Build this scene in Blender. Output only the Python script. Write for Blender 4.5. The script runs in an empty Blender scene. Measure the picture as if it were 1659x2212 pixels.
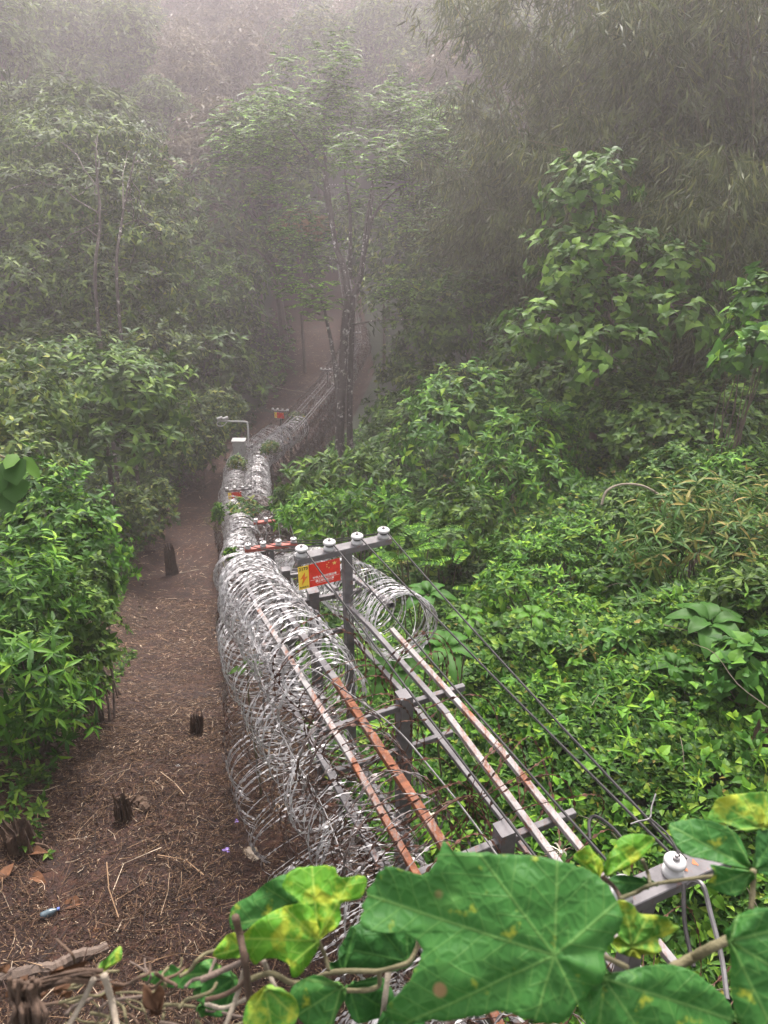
import bpy, math
import numpy as np
from mathutils import Vector, Matrix
R = np.random.default_rng(7)
SC = bpy.context.scene
COL = SC.collection
rad = math.radians

# ------------------------------------------------------------------ camera, world, sun, exposure
PITCH = 28.0
cam = bpy.data.cameras.new('camera'); cam_o = bpy.data.objects.new('camera', cam); COL.objects.link(cam_o)
cam.sensor_width = 36.0; cam.lens = 27.0; cam.clip_start = 0.05; cam.clip_end = 2000
cam_o.location = (0, 0, 0); cam_o.rotation_euler = (rad(90 - PITCH), 0, 0)
SC.camera = cam_o
cam.dof.use_dof = True; cam.dof.focus_distance = 9.0; cam.dof.aperture_fstop = 9.0

SUN_EL, SUN_AZ = 54.0, 4.0           # azimuth measured from +Y towards +X
w = bpy.data.worlds.new('World'); SC.world = w; w.use_nodes = True
nt = w.node_tree; nt.nodes.clear()
sky = nt.nodes.new('ShaderNodeTexSky'); sky.sky_type = 'NISHITA'; sky.sun_disc = False
sky.sun_elevation = rad(SUN_EL); sky.sun_rotation = rad(SUN_AZ); sky.dust_density = 3.0
hs = nt.nodes.new('ShaderNodeHueSaturation'); hs.inputs['Saturation'].default_value = 0.22
mixw = nt.nodes.new('ShaderNodeMix'); mixw.data_type = 'RGBA'; mixw.blend_type = 'MULTIPLY'
mixw.inputs['Factor'].default_value = 1.0; mixw.inputs['B'].default_value = (1.0, 0.965, 0.94, 1)
bg = nt.nodes.new('ShaderNodeBackground'); bg.inputs['Strength'].default_value = 0.12
ow = nt.nodes.new('ShaderNodeOutputWorld')
nt.links.new(sky.outputs[0], hs.inputs['Color']); nt.links.new(hs.outputs[0], mixw.inputs['A'])
nt.links.new(mixw.outputs['Result'], bg.inputs[0]); nt.links.new(bg.outputs[0], ow.inputs[0])
sun = bpy.data.lights.new('sun', 'SUN'); sun.energy = 1.5; sun.angle = rad(14); sun.color = (1.0, 0.95, 0.9)
sun_o = bpy.data.objects.new('sun', sun); COL.objects.link(sun_o)
sd = Vector((math.sin(rad(SUN_AZ)) * math.cos(rad(SUN_EL)), math.cos(rad(SUN_AZ)) * math.cos(rad(SUN_EL)), math.sin(rad(SUN_EL))))
sun_o.rotation_euler = sd.to_track_quat('Z', 'Y').to_euler()
SC.view_settings.view_transform = 'Standard'; SC.view_settings.look = 'None'
SC.view_settings.exposure = 2.35; SC.view_settings.gamma = 1.0
SC.cycles.use_denoising = True
SC.cycles.max_bounces = 6; SC.cycles.diffuse_bounces = 3; SC.cycles.glossy_bounces = 2
SC.cycles.transmission_bounces = 3; SC.cycles.volume_bounces = 2; SC.cycles.transparent_max_bounces = 4

# ------------------------------------------------------------------ helpers
CP, SP = math.cos(rad(PITCH)), math.sin(rad(PITCH))
F = 1661.0
def at(px, py, d):
    """the point d metres along the view axis seen at (px, py) of the 1659x2212 photograph"""
    xc = (px - 829.5) / F * d; yc = (1106 - py) / F * d
    return np.array([xc, d * CP + yc * SP, -d * SP + yc * CP])
def nrm(v):
    v = np.asarray(v, float); n = np.linalg.norm(v, axis=-1, keepdims=True); return v / np.maximum(n, 1e-9)

class MB:
    def __init__(s): s.v = []; s.l = []; s.t = []; s.m = []; s.uv = []; s.n = 0; s.has_uv = False
    def add(s, v, loops, tot, mat=0, uv=None):
        v = np.asarray(v, float).reshape(-1, 3); loops = np.asarray(loops, np.int64).ravel(); tot = np.asarray(tot, np.int64).ravel()
        s.v.append(v); s.l.append(loops + s.n); s.t.append(tot); s.m.append(np.full(len(tot), mat, np.int64))
        s.uv.append(np.zeros((len(v), 2)) if uv is None else np.asarray(uv, float)); s.has_uv |= uv is not None
        s.n += len(v)
    def tile(s, v, faces, mat=0, uv=None):
        """v (N,k,3), faces = one template over k vertices"""
        N, k = v.shape[:2]
        if N == 0: return
        loops = np.concatenate([np.array(f) for f in faces]); tot = np.array([len(f) for f in faces])
        L = (loops[None] + (np.arange(N) * k)[:, None]).ravel()
        s.add(v.reshape(-1, 3), L, np.tile(tot, N), mat, None if uv is None else uv.reshape(-1, 2))
    def tube(s, pts, r, sides=6, mat=0, cap=True):
        p = np.asarray(pts, float); n = len(p); r = np.broadcast_to(np.asarray(r, float), (n,))
        t = np.gradient(p, axis=0); t = nrm(t)
        ref = np.array([0, 0, 1.]) if abs(t[0][2]) < .9 else np.array([1., 0, 0])
        a = nrm(np.cross(t[0], ref)); A = np.zeros((n, 3)); A[0] = a
        for i in range(1, n):
            a = a - t[i] * np.dot(a, t[i]); a = a / max(np.linalg.norm(a), 1e-9); A[i] = a
        B = np.cross(t, A); th = np.arange(sides) * 2 * np.pi / sides
        V = p[:, None] + r[:, None, None] * (A[:, None] * np.cos(th)[None, :, None] + B[:, None] * np.sin(th)[None, :, None])
        i = np.arange(n - 1)[:, None] * sides; j = np.arange(sides)[None]; j2 = (j + 1) % sides
        q = np.stack([i + j, i + j2, i + sides + j2, i + sides + j], -1).reshape(-1)
        tot = np.full((n - 1) * sides, 4)
        if cap:
            q = np.concatenate([q, np.arange(sides)[::-1], (n - 1) * sides + np.arange(sides)]); tot = np.concatenate([tot, [sides, sides]])
        s.add(V.reshape(-1, 3), q, tot, mat)
    def beam(s, p0, p1, wd, ht, up=(0, 0, 1), ch=.004, mat=0, hollow=False):
        """rectangular tube with chamfered edges from p0 to p1; wd sideways, ht along up"""
        p0 = np.asarray(p0, float); p1 = np.asarray(p1, float); t = nrm(p1 - p0); sd_ = nrm(np.cross(t, up)); u = np.cross(sd_, t)
        a, b = wd / 2, ht / 2; c = min(ch, a * .4, b * .4)
        prof = [(a - c, -b), (a, -b + c), (a, b - c), (a - c, b), (-a + c, b), (-a, b - c), (-a, -b + c), (-a + c, -b)]
        off = np.array([sd_ * x + u * y for x, y in prof])
        rings = [p0 + off, p1 + off]
        if hollow: rings.append(p1 + off * .82); rings.append(p1 + off * .82 - t * .08)
        V = np.concatenate(rings); q = []; tot = []
        for k in range(len(rings) - 1):
            for j in range(8):
                j2 = (j + 1) % 8; q += [k * 8 + j, k * 8 + j2, k * 8 + 8 + j2, k * 8 + 8 + j]; tot.append(4)
        q += list(range(7, -1, -1)) + [(len(rings) - 1) * 8 + j for j in range(8)]; tot += [8, 8]
        s.add(V, q, tot, mat)
    def lathe(s, prof, c=(0, 0, 0), seg=20, mat=0):
        prof = np.array(prof, float); n = len(prof); th = np.arange(seg) * 2 * np.pi / seg
        V = np.zeros((n, seg, 3)); V[..., 0] = prof[:, 0:1] * np.cos(th); V[..., 1] = prof[:, 0:1] * np.sin(th); V[..., 2] = prof[:, 1:2]
        V += np.array(c); q = []; tot = []
        i = np.arange(n - 1)[:, None] * seg; j = np.arange(seg)[None]; j2 = (j + 1) % seg
        q = np.stack([i + j, i + j2, i + seg + j2, i + seg + j], -1).reshape(-1)
        q = np.concatenate([q, np.arange(seg)[::-1], (n - 1) * seg + np.arange(seg)])
        s.add(V.reshape(-1, 3), q, np.concatenate([np.full((n - 1) * seg, 4), [seg, seg]]), mat)
    def build(s, name, mats, parent=None, loc=None, smooth=False):
        me = bpy.data.meshes.new(name)
        V = np.concatenate(s.v); L = np.concatenate(s.l); T = np.concatenate(s.t); M = np.concatenate(s.m)
        if loc is not None: V = V - np.asarray(loc)
        me.vertices.add(len(V)); me.vertices.foreach_set('co', V.astype(np.float32).ravel())
        me.loops.add(len(L)); me.loops.foreach_set('vertex_index', L.astype(np.int32))
        me.polygons.add(len(T)); st = np.concatenate([[0], np.cumsum(T)[:-1]])
        me.polygons.foreach_set('loop_start', st.astype(np.int32)); me.polygons.foreach_set('loop_total', T.astype(np.int32))
        if not isinstance(mats, (list, tuple)): mats = [mats]
        for m in mats: me.materials.append(m)
        me.polygons.foreach_set('material_index', M.astype(np.int32))
        me.polygons.foreach_set('use_smooth', np.full(len(T), smooth))
        if s.has_uv:
            U = np.concatenate(s.uv); lay = me.uv_layers.new(name='UVMap'); lay.data.foreach_set('uv', U[L].astype(np.float32).ravel())
        me.update(calc_edges=True); me.validate()
        o = bpy.data.objects.new(name, me); COL.objects.link(o)
        if parent is not None:
            o.parent = parent
        elif loc is not None: o.location = tuple(loc)
        return o

def tag(o, label=None, cat=None, group=None, kind=None):
    if label: o['label'] = label
    if cat: o['category'] = cat
    if group: o['group'] = group
    if kind: o['kind'] = kind
    return o
def thing(name, label, cat, loc=(0, 0, 0), group=None):
    o = bpy.data.objects.new(name, None); COL.objects.link(o); o.location = tuple(float(x) for x in loc); o.empty_display_size = .2
    return tag(o, label, cat, group)
def dup(root, loc, rotz=0.0, scale=1.0, label=None, group=None):
    r = root.copy(); COL.objects.link(r); r.location = tuple(float(x) for x in loc); r.rotation_euler = (0, 0, rotz); r.scale = (scale,) * 3
    if label: r['label'] = label
    if group: r['group'] = group
    for ch in root.children:
        c = ch.copy(); COL.objects.link(c); c.parent = r
        for g in ch.children:
            d = g.copy(); COL.objects.link(d); d.parent = c
    return r

class VN:                                  # smooth 2-D value noise
    def __init__(s, seed): s.g = np.random.default_rng(seed).random((128, 128))
    def __call__(s, x, y):
        x = np.asarray(x, float); y = np.asarray(y, float); xi = np.floor(x).astype(int); yi = np.floor(y).astype(int); fx = x - xi; fy = y - yi
        fx = fx * fx * (3 - 2 * fx); fy = fy * fy * (3 - 2 * fy); g = s.g; m = 127
        return (g[xi & m, yi & m] * (1 - fx) + g[(xi + 1) & m, yi & m] * fx) * (1 - fy) + (g[xi & m, (yi + 1) & m] * (1 - fx) + g[(xi + 1) & m, (yi + 1) & m] * fx) * fy
vn1, vn2, vn3 = VN(1), VN(2), VN(3)

# ------------------------------------------------------------------ materials
def newmat(name):
    m = bpy.data.materials.new(name); m.use_nodes = True; t = m.node_tree; t.nodes.clear()
    out = t.nodes.new('ShaderNodeOutputMaterial'); b = t.nodes.new('ShaderNodeBsdfPrincipled'); t.links.new(b.outputs[0], out.inputs[0])
    return m, t, b, out
def ramp(t, fac, stops, interp='LINEAR'):
    r = t.nodes.new('ShaderNodeValToRGB'); r.color_ramp.interpolation = interp
    while len(r.color_ramp.elements) < len(stops): r.color_ramp.elements.new(.5)
    for e, (p, c) in zip(r.color_ramp.elements, stops): e.position = p; e.color = (*c, 1)
    t.links.new(fac, r.inputs[0]); return r.outputs[0]
def noise(t, scale, detail=4, rough=.6, vec=None, dist=0):
    n = t.nodes.new('ShaderNodeTexNoise'); n.inputs['Scale'].default_value = scale; n.inputs['Detail'].default_value = detail
    n.inputs['Roughness'].default_value = rough; n.inputs['Distortion'].default_value = dist
    if vec is not None: t.links.new(vec, n.inputs['Vector'])
    return n.outputs['Fac']
def mix(t, a, b, fac, mode='MIX'):
    n = t.nodes.new('ShaderNodeMix'); n.data_type = 'RGBA'; n.blend_type = mode
    for k, v in (('A', a), ('B', b)):
        if isinstance(v, tuple): n.inputs[k].default_value = (*v, 1)
        else: t.links.new(v, n.inputs[k])
    if isinstance(fac, float): n.inputs['Factor'].default_value = fac
    else: t.links.new(fac, n.inputs['Factor'])
    return n.outputs['Result']
def mth(t, op, a, b=None, clamp=False):
    n = t.nodes.new('ShaderNodeMath'); n.operation = op; n.use_clamp = clamp
    for i, v in enumerate((a, b)):
        if v is None: continue
        if isinstance(v, (int, float)): n.inputs[i].default_value = v
        else: t.links.new(v, n.inputs[i])
    return n.outputs[0]
def bump(t, b, h, strength=.3, dist=.01):
    n = t.nodes.new('ShaderNodeBump'); n.inputs['Strength'].default_value = strength; n.inputs['Distance'].default_value = dist
    t.links.new(h, n.inputs['Height']); t.links.new(n.outputs[0], b.inputs['Normal'])
def objco(t): return t.nodes.new('ShaderNodeTexCoord').outputs['Object']
def geopos(t): return t.nodes.new('ShaderNodeNewGeometry').outputs['Position']

def leafmat(name, stops, trans=.22, rough=.5, clump=.8, spec=.12, hue=(1.42, 1.08, .55)):
    """a leaf: one random colour per leaf from stops, shoots varying over a metre or so"""
    m, t, b, out = newmat(name)
    stops = [(p, (c[0] * hue[0], c[1] * hue[1], c[2] * hue[2])) for p, c in stops]
    g = t.nodes.new('ShaderNodeNewGeometry'); c = ramp(t, g.outputs['Random Per Island'], stops)
    n = noise(t, clump, 4, .6, g.outputs['Position'])
    v = t.nodes.new('ShaderNodeMapRange'); v.inputs[1].default_value = .3; v.inputs[2].default_value = .7; v.inputs[3].default_value = .6; v.inputs[4].default_value = 1.4
    t.links.new(n, v.inputs[0])
    h = t.nodes.new('ShaderNodeHueSaturation'); t.links.new(v.outputs[0], h.inputs['Value']); t.links.new(c, h.inputs['Color'])
    t.links.new(h.outputs[0], b.inputs['Base Color']); b.inputs['Roughness'].default_value = rough; b.inputs['Specular IOR Level'].default_value = spec
    tr = t.nodes.new('ShaderNodeBsdfTranslucent'); t.links.new(h.outputs[0], tr.inputs[0])
    ms = t.nodes.new('ShaderNodeMixShader'); ms.inputs[0].default_value = trans
    t.links.new(b.outputs[0], ms.inputs[1]); t.links.new(tr.outputs[0], ms.inputs[2]); t.links.new(ms.outputs[0], out.inputs[0])
    return m
G1 = leafmat('leaf fresh green', [(0, (.010, .05, .008)), (.5, (.028, .105, .016)), (.85, (.07, .20, .03)), (1, (.13, .26, .04))])
G2 = leafmat('leaf mid green', [(0, (.009, .035, .009)), (.6, (.028, .08, .017)), (1, (.08, .17, .04))])
G3 = leafmat('leaf dark olive', [(0, (.014, .034, .012)), (.6, (.04, .075, .02)), (.9, (.10, .15, .035)), (1, (.18, .20, .05))], hue=(1.1, 1.05, .7))
G4 = leafmat('leaf yellow tipped', [(0, (.025, .07, .018)), (.55, (.045, .105, .022)), (.82, (.11, .14, .04)), (1, (.22, .16, .07))], hue=(1.05, 1.05, .7))
G5 = leafmat('leaf carpet', [(0, (.007, .036, .008)), (.5, (.019, .076, .015)), (.85, (.05, .145, .035)), (.98, (.10, .21, .05)), (1, (.12, .12, .06))], clump=.35, hue=(1.6, 1.12, .55))
GL = leafmat('leaf left bank', [(0, (.006, .032, .007)), (.5, (.020, .08, .014)), (.85, (.05, .16, .028)), (1, (.10, .23, .04))], hue=(1.5, 1.08, .55))
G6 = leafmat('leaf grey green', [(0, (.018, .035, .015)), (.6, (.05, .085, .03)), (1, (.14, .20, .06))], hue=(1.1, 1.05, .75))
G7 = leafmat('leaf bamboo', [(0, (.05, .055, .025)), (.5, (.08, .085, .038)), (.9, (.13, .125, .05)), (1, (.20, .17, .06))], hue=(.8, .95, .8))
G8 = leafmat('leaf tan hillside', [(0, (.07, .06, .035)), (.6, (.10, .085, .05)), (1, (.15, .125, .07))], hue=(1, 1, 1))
G9 = leafmat('leaf large glossy', [(0, (.012, .055, .016)), (.6, (.026, .095, .027)), (1, (.06, .17, .04))], rough=.5, spec=.1)
G10 = leafmat('leaf orange', [(0, (.14, .08, .03)), (.6, (.2, .12, .04)), (1, (.1, .12, .03))], hue=(1, 1, 1))
GH = leafmat('leaf heart', [(0, (.018, .06, .015)), (.6, (.04, .115, .025)), (1, (.09, .20, .045))])
GF = leafmat('leaf feathery', [(0, (.02, .055, .02)), (.6, (.035, .09, .022)), (.7, (.07, .17, .03)), (1, (.13, .34, .05))], clump=.3)
G11 = leafmat('leaf dark glossy', [(0, (.007, .026, .007)), (.6, (.012, .042, .012)), (1, (.025, .07, .014))], rough=.5, spec=.15)

def barkmat(name, a, b_, spots=None):
    m, t, b, out = newmat(name); co = objco(t); n = noise(t, 7, 6, .7, co)
    c = ramp(t, n, [(.3, a), (.7, b_)])
    if spots:
        s = noise(t, 3.5, 5, .75, co); f = ramp(t, s, [(.57, (0, 0, 0)), (.64, (1, 1, 1))]); c = mix(t, c, spots, f)
    t.links.new(c, b.inputs['Base Color']); b.inputs['Roughness'].default_value = .9; bump(t, b, n, .6, .03)
    return m
BARK = barkmat('bark brown', (.05, .035, .028), (.12, .085, .065))
BARKL = barkmat('bark lichen', (.035, .026, .022), (.085, .065, .055), (.42, .38, .35))
BARKP = barkmat('bark pale branches', (.055, .044, .038), (.13, .11, .10), (.50, .46, .43))
STEM = barkmat('stem green brown', (.06, .055, .025), (.12, .10, .05))
WOODR = barkmat('rotten stump wood', (.028, .015, .009), (.085, .048, .027))
STRAW = barkmat('dry straw', (.14, .11, .08), (.26, .22, .17))

ORANGE = ((.07, .026, .014), (.18, .06, .026), (.22, .12, .07)); BROWN = ((.035, .018, .013), (.075, .032, .02), (.15, .065, .035))
def metal(name, a, b_, rust=0.0, rough=.5, met=.35, rs=6, pal=ORANGE):
    m, t, b, out = newmat(name); co = objco(t); n = noise(t, 9, 5, .65, co); c = ramp(t, n, [(.3, a), (.7, b_)])
    mp = t.nodes.new('ShaderNodeMapping'); mp.inputs['Scale'].default_value = (4.5, .55, 4.5); t.links.new(co, mp.inputs[0]); cs = mp.outputs[0]
    b.inputs['Metallic'].default_value = met
    if rust > 0:
        r1 = mth(t, 'ADD', mth(t, 'MULTIPLY', noise(t, rs * .45, 7, .72, cs, .3), .75), mth(t, 'MULTIPLY', noise(t, rs * 9, 4, .7, co), .25))
        f = ramp(t, r1, [(max(0, .62 - rust * .36 - .06), (0, 0, 0)), (.62 - rust * .36 + .06, (1, 1, 1))])
        r2 = noise(t, 30, 3, .6, co); rc = ramp(t, r2, [(.3, pal[0]), (.6, pal[1]), (.8, pal[2])])
        c = mix(t, c, rc, f); mm = ramp(t, f, [(0, (met,) * 3), (1, (0, 0, 0))]); t.links.new(mm, b.inputs['Metallic'])
    t.links.new(c, b.inputs['Base Color']); b.inputs['Roughness'].default_value = rough; b.inputs['Specular IOR Level'].default_value = .2; bump(t, b, n, .15, .004)
    return m
GALV = metal('galvanised steel', (.088, .081, .084), (.155, .144, .147), .02, .65, 0)
RAILW = metal('rail with some rust', (.16, .15, .148), (.27, .25, .245), .22, .7, 0, 5)
RAILO = metal('rail mostly rust', (.12, .105, .10), (.19, .17, .16), .50, .7, 0, 5)
RED = metal('red oxide crossbar', (.22, .05, .04), (.34, .10, .075), 0, .6, 0)
def vary(m, lo, hi):
    t = m.node_tree; b = next(n for n in t.nodes if n.type == 'BSDF_PRINCIPLED'); src = b.inputs['Base Color'].links[0].from_socket
    g = t.nodes.new('ShaderNodeNewGeometry'); h = t.nodes.new('ShaderNodeHueSaturation'); v = t.nodes.new('ShaderNodeMapRange'); v.inputs[3].default_value = lo; v.inputs[4].default_value = hi
    t.links.new(g.outputs['Random Per Island'], v.inputs[0]); t.links.new(v.outputs[0], h.inputs['Value']); t.links.new(src, h.inputs['Color']); t.links.new(h.outputs[0], b.inputs['Base Color']); return m
RAZ = metal('razor wire galvanised', (.32, .31, .31), (.54, .52, .52), .12, .4, .25, 2.5, BROWN)
RAZM = metal('razor wire weathered', (.11, .10, .098), (.26, .245, .24), .36, .45, .2, 2.5, BROWN)
RAZR = metal('razor wire rusty', (.08, .055, .05), (.20, .17, .16), .72, .6, .1, 3, BROWN)
RAZD = metal('razor wire dull', (.05, .042, .042), (.14, .12, .12), .3, .6, .1, 3, BROWN)
vary(RAZ, .35, 1.6); vary(RAZM, .4, 1.7); vary(RAZR, .5, 1.7)
WIRE = metal('dark cable', (.012, .011, .011), (.035, .032, .032), 0, .7, 0)
WIREG = metal('grey strand', (.08, .075, .075), (.17, .16, .16), 0, .5, .3)

def plain(name, c, rough=.5, spec=.5, nz=.12):
    m, t, b, out = newmat(name); n = noise(t, 14, 4, .6, objco(t))
    a = tuple(x * (1 - nz) for x in c); d = tuple(min(1, x * (1 + nz)) for x in c)
    t.links.new(ramp(t, n, [(.3, a), (.7, d)]), b.inputs['Base Color']); b.inputs['Roughness'].default_value = rough; b.inputs['Specular IOR Level'].default_value = spec
    return m
PORC = plain('white porcelain', (.36, .35, .345), .3, .3, .2)
BOLT = plain('bolt steel', (.22, .20, .20), .4)
SIGNR = plain('sign red', (.62, .035, .02), .4, .4, .18)
SIGNY = plain('sign yellow', (.80, .55, .06), .4, .4, .1)
SIGNW = plain('sign white lettering', (.80, .78, .74), .4)
SIGNK = plain('sign black lettering', (.03, .03, .03), .4)
SIGNG = plain('sign gold star', (.78, .55, .16), .4)
SIGNO = plain('sign orange bolt', (.70, .16, .02), .4)
WHITE = plain('white plastic', (.32, .31, .30), .5)
BLUE = plain('blue wrapper', (.10, .14, .45), .35)
PURP = plain('purple wrapper', (.20, .12, .42), .35)
CLOTH = plain('dirty white cloth', (.62, .58, .48), .9, .1)
TANP = plain('tan plastic', (.17, .125, .08), .35)

# ------------------------------------------------------------------ the lie of the land
FP = np.array([(-8, 5.3, -3.7), (-.5, 2.3, -3.7), (2.13, 1.12, -3.75), (3.08, .706, -3.8), (4.32, .153, -3.85), (6.27, -.743, -4.2), (8.3, -1.25, -5.3), (10.6, -1.76, -6.75),
    (11.6, -2.1, -7.5), (18, -3.3, -10.5), (24.2, -4.95, -12.7), (31.4, -6.1, -14.1), (37.8, -4.7, -14.9), (46.6, -3.2, -15.4), (55.6, -2.0, -15.4), (66, -3.2, -12.5), (81, -4.9, -8),
    (100, -5, -2), (130, -4, 5), (170, 0, 14), (230, 0, 30)])
_yy = np.arange(-8, 230, .1)
def _sm(a, k): 
    w_ = np.hanning(k); w_ /= w_.sum(); return np.convolve(np.pad(a, k // 2, 'edge'), w_, 'valid')[:len(a)]
_fx = _sm(np.interp(_yy, FP[:, 0], FP[:, 1]), 31); _fz = _sm(np.interp(_yy, FP[:, 0], FP[:, 2]), 31)
_dx = np.gradient(_fx, .1)
def fx(y): return np.interp(y, _yy, _fx)
def fz(y): return np.interp(y, _yy, _fz)
def fn(y):
    d = np.interp(y, _yy, _dx); k = 1 / np.sqrt(1 + d * d); return np.stack([k * np.ones_like(d), -d * k, np.zeros_like(d)], -1)    # normal, to the right
def FPT(y, u, dz=0.0):
    y = np.asarray(y, float); return np.stack([fx(y), y, fz(y) + dz], -1) + fn(y) * np.asarray(u)[..., None]
HF = 2.55
def ground(x, y):
    x = np.asarray(x, float); y = np.asarray(y, float); u = x - fx(y); z = fz(y) - HF
    far = np.clip((y - 45) / 40, 0, 1)
    l = np.maximum(-u - 3.1 - np.clip((y - 12) / 20, 0, 1) - 1.4 * np.clip((y - 46) / 8, 0, 1), 0); r = np.maximum(u - .9, 0)
    z = z + (.40 * l - .004 * np.minimum(l, 50) ** 2) * (1 - .35 * far) + 10 * (1 - np.exp(-r * .045)) * (1 - .2 * far)
    z = z + (vn1(x * .21, y * .21) - .5) * .9 * np.clip((l + r) / 3, 0, 1) + (vn2(x * .9, y * .9) - .5) * .12
    z = z - 9 * np.exp(-((x + 8) / 24) ** 2) * np.clip((y - 110) / 60, 0, 1)
    bank = -1.75 - 1.75 * (y - .4)
    z = np.where(y < 3.4, np.maximum(z, np.minimum(bank, -1.75)), z)
    return z
def gz(x, y): return float(ground(x, y))

# terrain: one sheet out to the far hills
ys = np.concatenate([np.arange(-8, 14, .25), np.arange(14, 40, .5), np.arange(40, 90, 1.2), np.arange(90, 212, 4)])
xs = np.concatenate([np.arange(-120, -30, 4), np.arange(-30, -16, .8), np.arange(-16, 8, .25), np.arange(8, 30, .8), np.arange(30, 121, 4)])
X, Y = np.meshgrid(xs, ys, indexing='ij'); Z = ground(X, Y)
def gridmesh(name, X, Y, Z, mat):
    b = MB(); a, c = X.shape; i = np.arange(a - 1)[:, None] * c; j = np.arange(c - 1)[None]
    b.add(np.stack([X, Y, Z], -1).reshape(-1, 3), np.stack([i + j, i + c + j, i + c + j + 1, i + j + 1], -1).reshape(-1), np.full((a - 1) * (c - 1), 4))
    return b.build(name, mat, smooth=True)
m, t, b, out = newmat('jungle soil'); p = geopos(t)
n = noise(t, 1.2, 8, .7, p); c = ramp(t, n, [(.3, (.007, .009, .005)), (.55, (.014, .02, .008)), (.75, (.026, .022, .013))])
t.links.new(c, b.inputs['Base Color']); b.inputs['Roughness'].default_value = .95; bump(t, b, n, .6, .1); SOIL = m
tag(gridmesh('terrain', X, Y, Z, SOIL), kind='structure')
m, t, b, out = newmat('dirt path'); p = geopos(t)
n1 = noise(t, .8, 6, .7, p); n2 = noise(t, 9, 8, .75, p); n3 = noise(t, 40, 4, .7, p)
c = ramp(t, n2, [(.28, (.006, .0025, .0014)), (.5, (.032, .0105, .005)), (.68, (.074, .028, .0125)), (.8, (.14, .078, .042))])
c = mix(t, c, ramp(t, n1, [(.35, (.5, .42, .4)), (.7, (1.15, 1.05, .95))]), 1.0, 'MULTIPLY')
t.links.new(c, b.inputs['Base Color']); b.inputs['Roughness'].default_value = .95
bump(t, b, mth(t, 'ADD', n2, mth(t, 'MULTIPLY', n3, .4)), .9, .05); DIRT = m
us = np.linspace(-3.6, 1.3, 50); yp = np.concatenate([np.arange(2.5, 14, .1), np.arange(14, 72, .3)])
U, YP = np.meshgrid(us, yp, indexing='ij')
edge = np.where(U < -2.8, (vn3(YP * .8, U) - .5) * .9, 0)
XP = fx(YP) + U + edge; far = np.clip((YP - 48) / 8, 0, 1); XP = XP + np.where(U < 0, U, 0) * (np.clip((YP - 10) / 9, 0, 1) * .36 + far * .40)
ZP = ground(XP, YP) + .03 + .05 * (vn2(XP * 2.3, YP * 2.3) - .5).clip(0)
tag(gridmesh('dirt_path', XP, YP, ZP, DIRT), kind='structure')

# ------------------------------------------------------------------ leaves
ROWS = {'ovate': ([.3, .65], [.5, .36]), 'lance': ([.33, .68], [.5, .36]), 'heart': ([.14, .52], [.5, .41]), 'round': ([.3, .75], [.5, .42])}
def leaves(b, base, axis, n, L, W, shape='ovate', droop=.25, fold=.25, mat=0):
    """many separate leaf blades: base points, growing direction, upper side"""
    base = np.asarray(base, float); N = len(base); axis = nrm(axis); side = nrm(np.cross(axis, n)); n = np.cross(side, axis)
    L = np.broadcast_to(np.asarray(L, float), (N,))[:, None]; W = np.broadcast_to(np.asarray(W, float), (N,))[:, None]; droop = np.broadcast_to(np.asarray(droop, float), (N,))[:, None]
    def pt(tt, s_): return base + axis * tt * L + side * s_ * W + n * (fold * abs(s_) * W - droop * tt * tt * L)
    if shape == 'low':
        V = np.stack([pt(0, 0), pt(.45, .5), pt(1, 0), pt(.45, -.5)], 1); b.tile(V, [(0, 1, 2), (0, 2, 3)], mat); return
    if shape == 'heart':
        V = np.stack([pt(0, 0), pt(.2, 0), pt(.48, 0), pt(.75, 0), pt(1, 0)] + [pt(a_, w_ * sg) for sg in (1, -1) for a_, w_ in ((-.07, .22), (.12, .47), (.42, .46), (.74, .22))], 1)
        b.tile(V, [(0, 5, 6), (0, 6, 1), (1, 6, 7, 2), (2, 7, 8, 3), (3, 8, 4), (0, 10, 9), (0, 1, 10), (1, 2, 11, 10), (2, 3, 12, 11), (3, 4, 12)], mat); return
    (t1, t2), (w1, w2) = ROWS[shape]
    V = np.stack([pt(0, 0), pt(t1, w1), pt(t1, 0), pt(t1, -w1), pt(t2, w2), pt(t2, 0), pt(t2, -w2), pt(1, 0)], 1)
    b.tile(V, [(0, 1, 2), (0, 2, 3), (1, 4, 5, 2), (3, 2, 5, 6), (4, 7, 5), (6, 5, 7)], mat)
def rvec(N):
    v = R.normal(size=(N, 3)); return nrm(v)
def shoots(b, c, d, k, L, W, shape, droop=.3, spread=.75, jit=.25, stemlen=.5, mat=0):
    """leaf rosettes: at each point c with shoot direction d, k leaves spread round the shoot"""
    N = len(c); d = nrm(d); ref = rvec(N); a = nrm(np.cross(d, ref)); e = np.cross(d, a)
    idx = np.repeat(np.arange(N), k); q = np.tile(np.arange(k), N); th = q * 2.4 + np.repeat(R.random(N) * 6.28, k) + R.normal(size=N * k) * .25
    lvl = (q + .5) / k
    out = a[idx] * np.cos(th)[:, None] + e[idx] * np.sin(th)[:, None]
    sp = spread + .35 * (1 - lvl)
    ax = nrm(out * sp[:, None] + d[idx] * (1 - .55 * sp)[:, None] + rvec(N * k) * jit)
    LL = L * (.65 + .6 * R.random(N * k)) * np.repeat(.8 + .4 * R.random(N), k)
    base = c[idx] + d[idx] * (lvl * stemlen * L)[:, None]
    up = nrm(d[idx] + rvec(N * k) * .25)
    leaves(b, base, ax, up, LL, LL * W, shape, droop * (.5 + R.random(N * k)), .22, mat)
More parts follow.
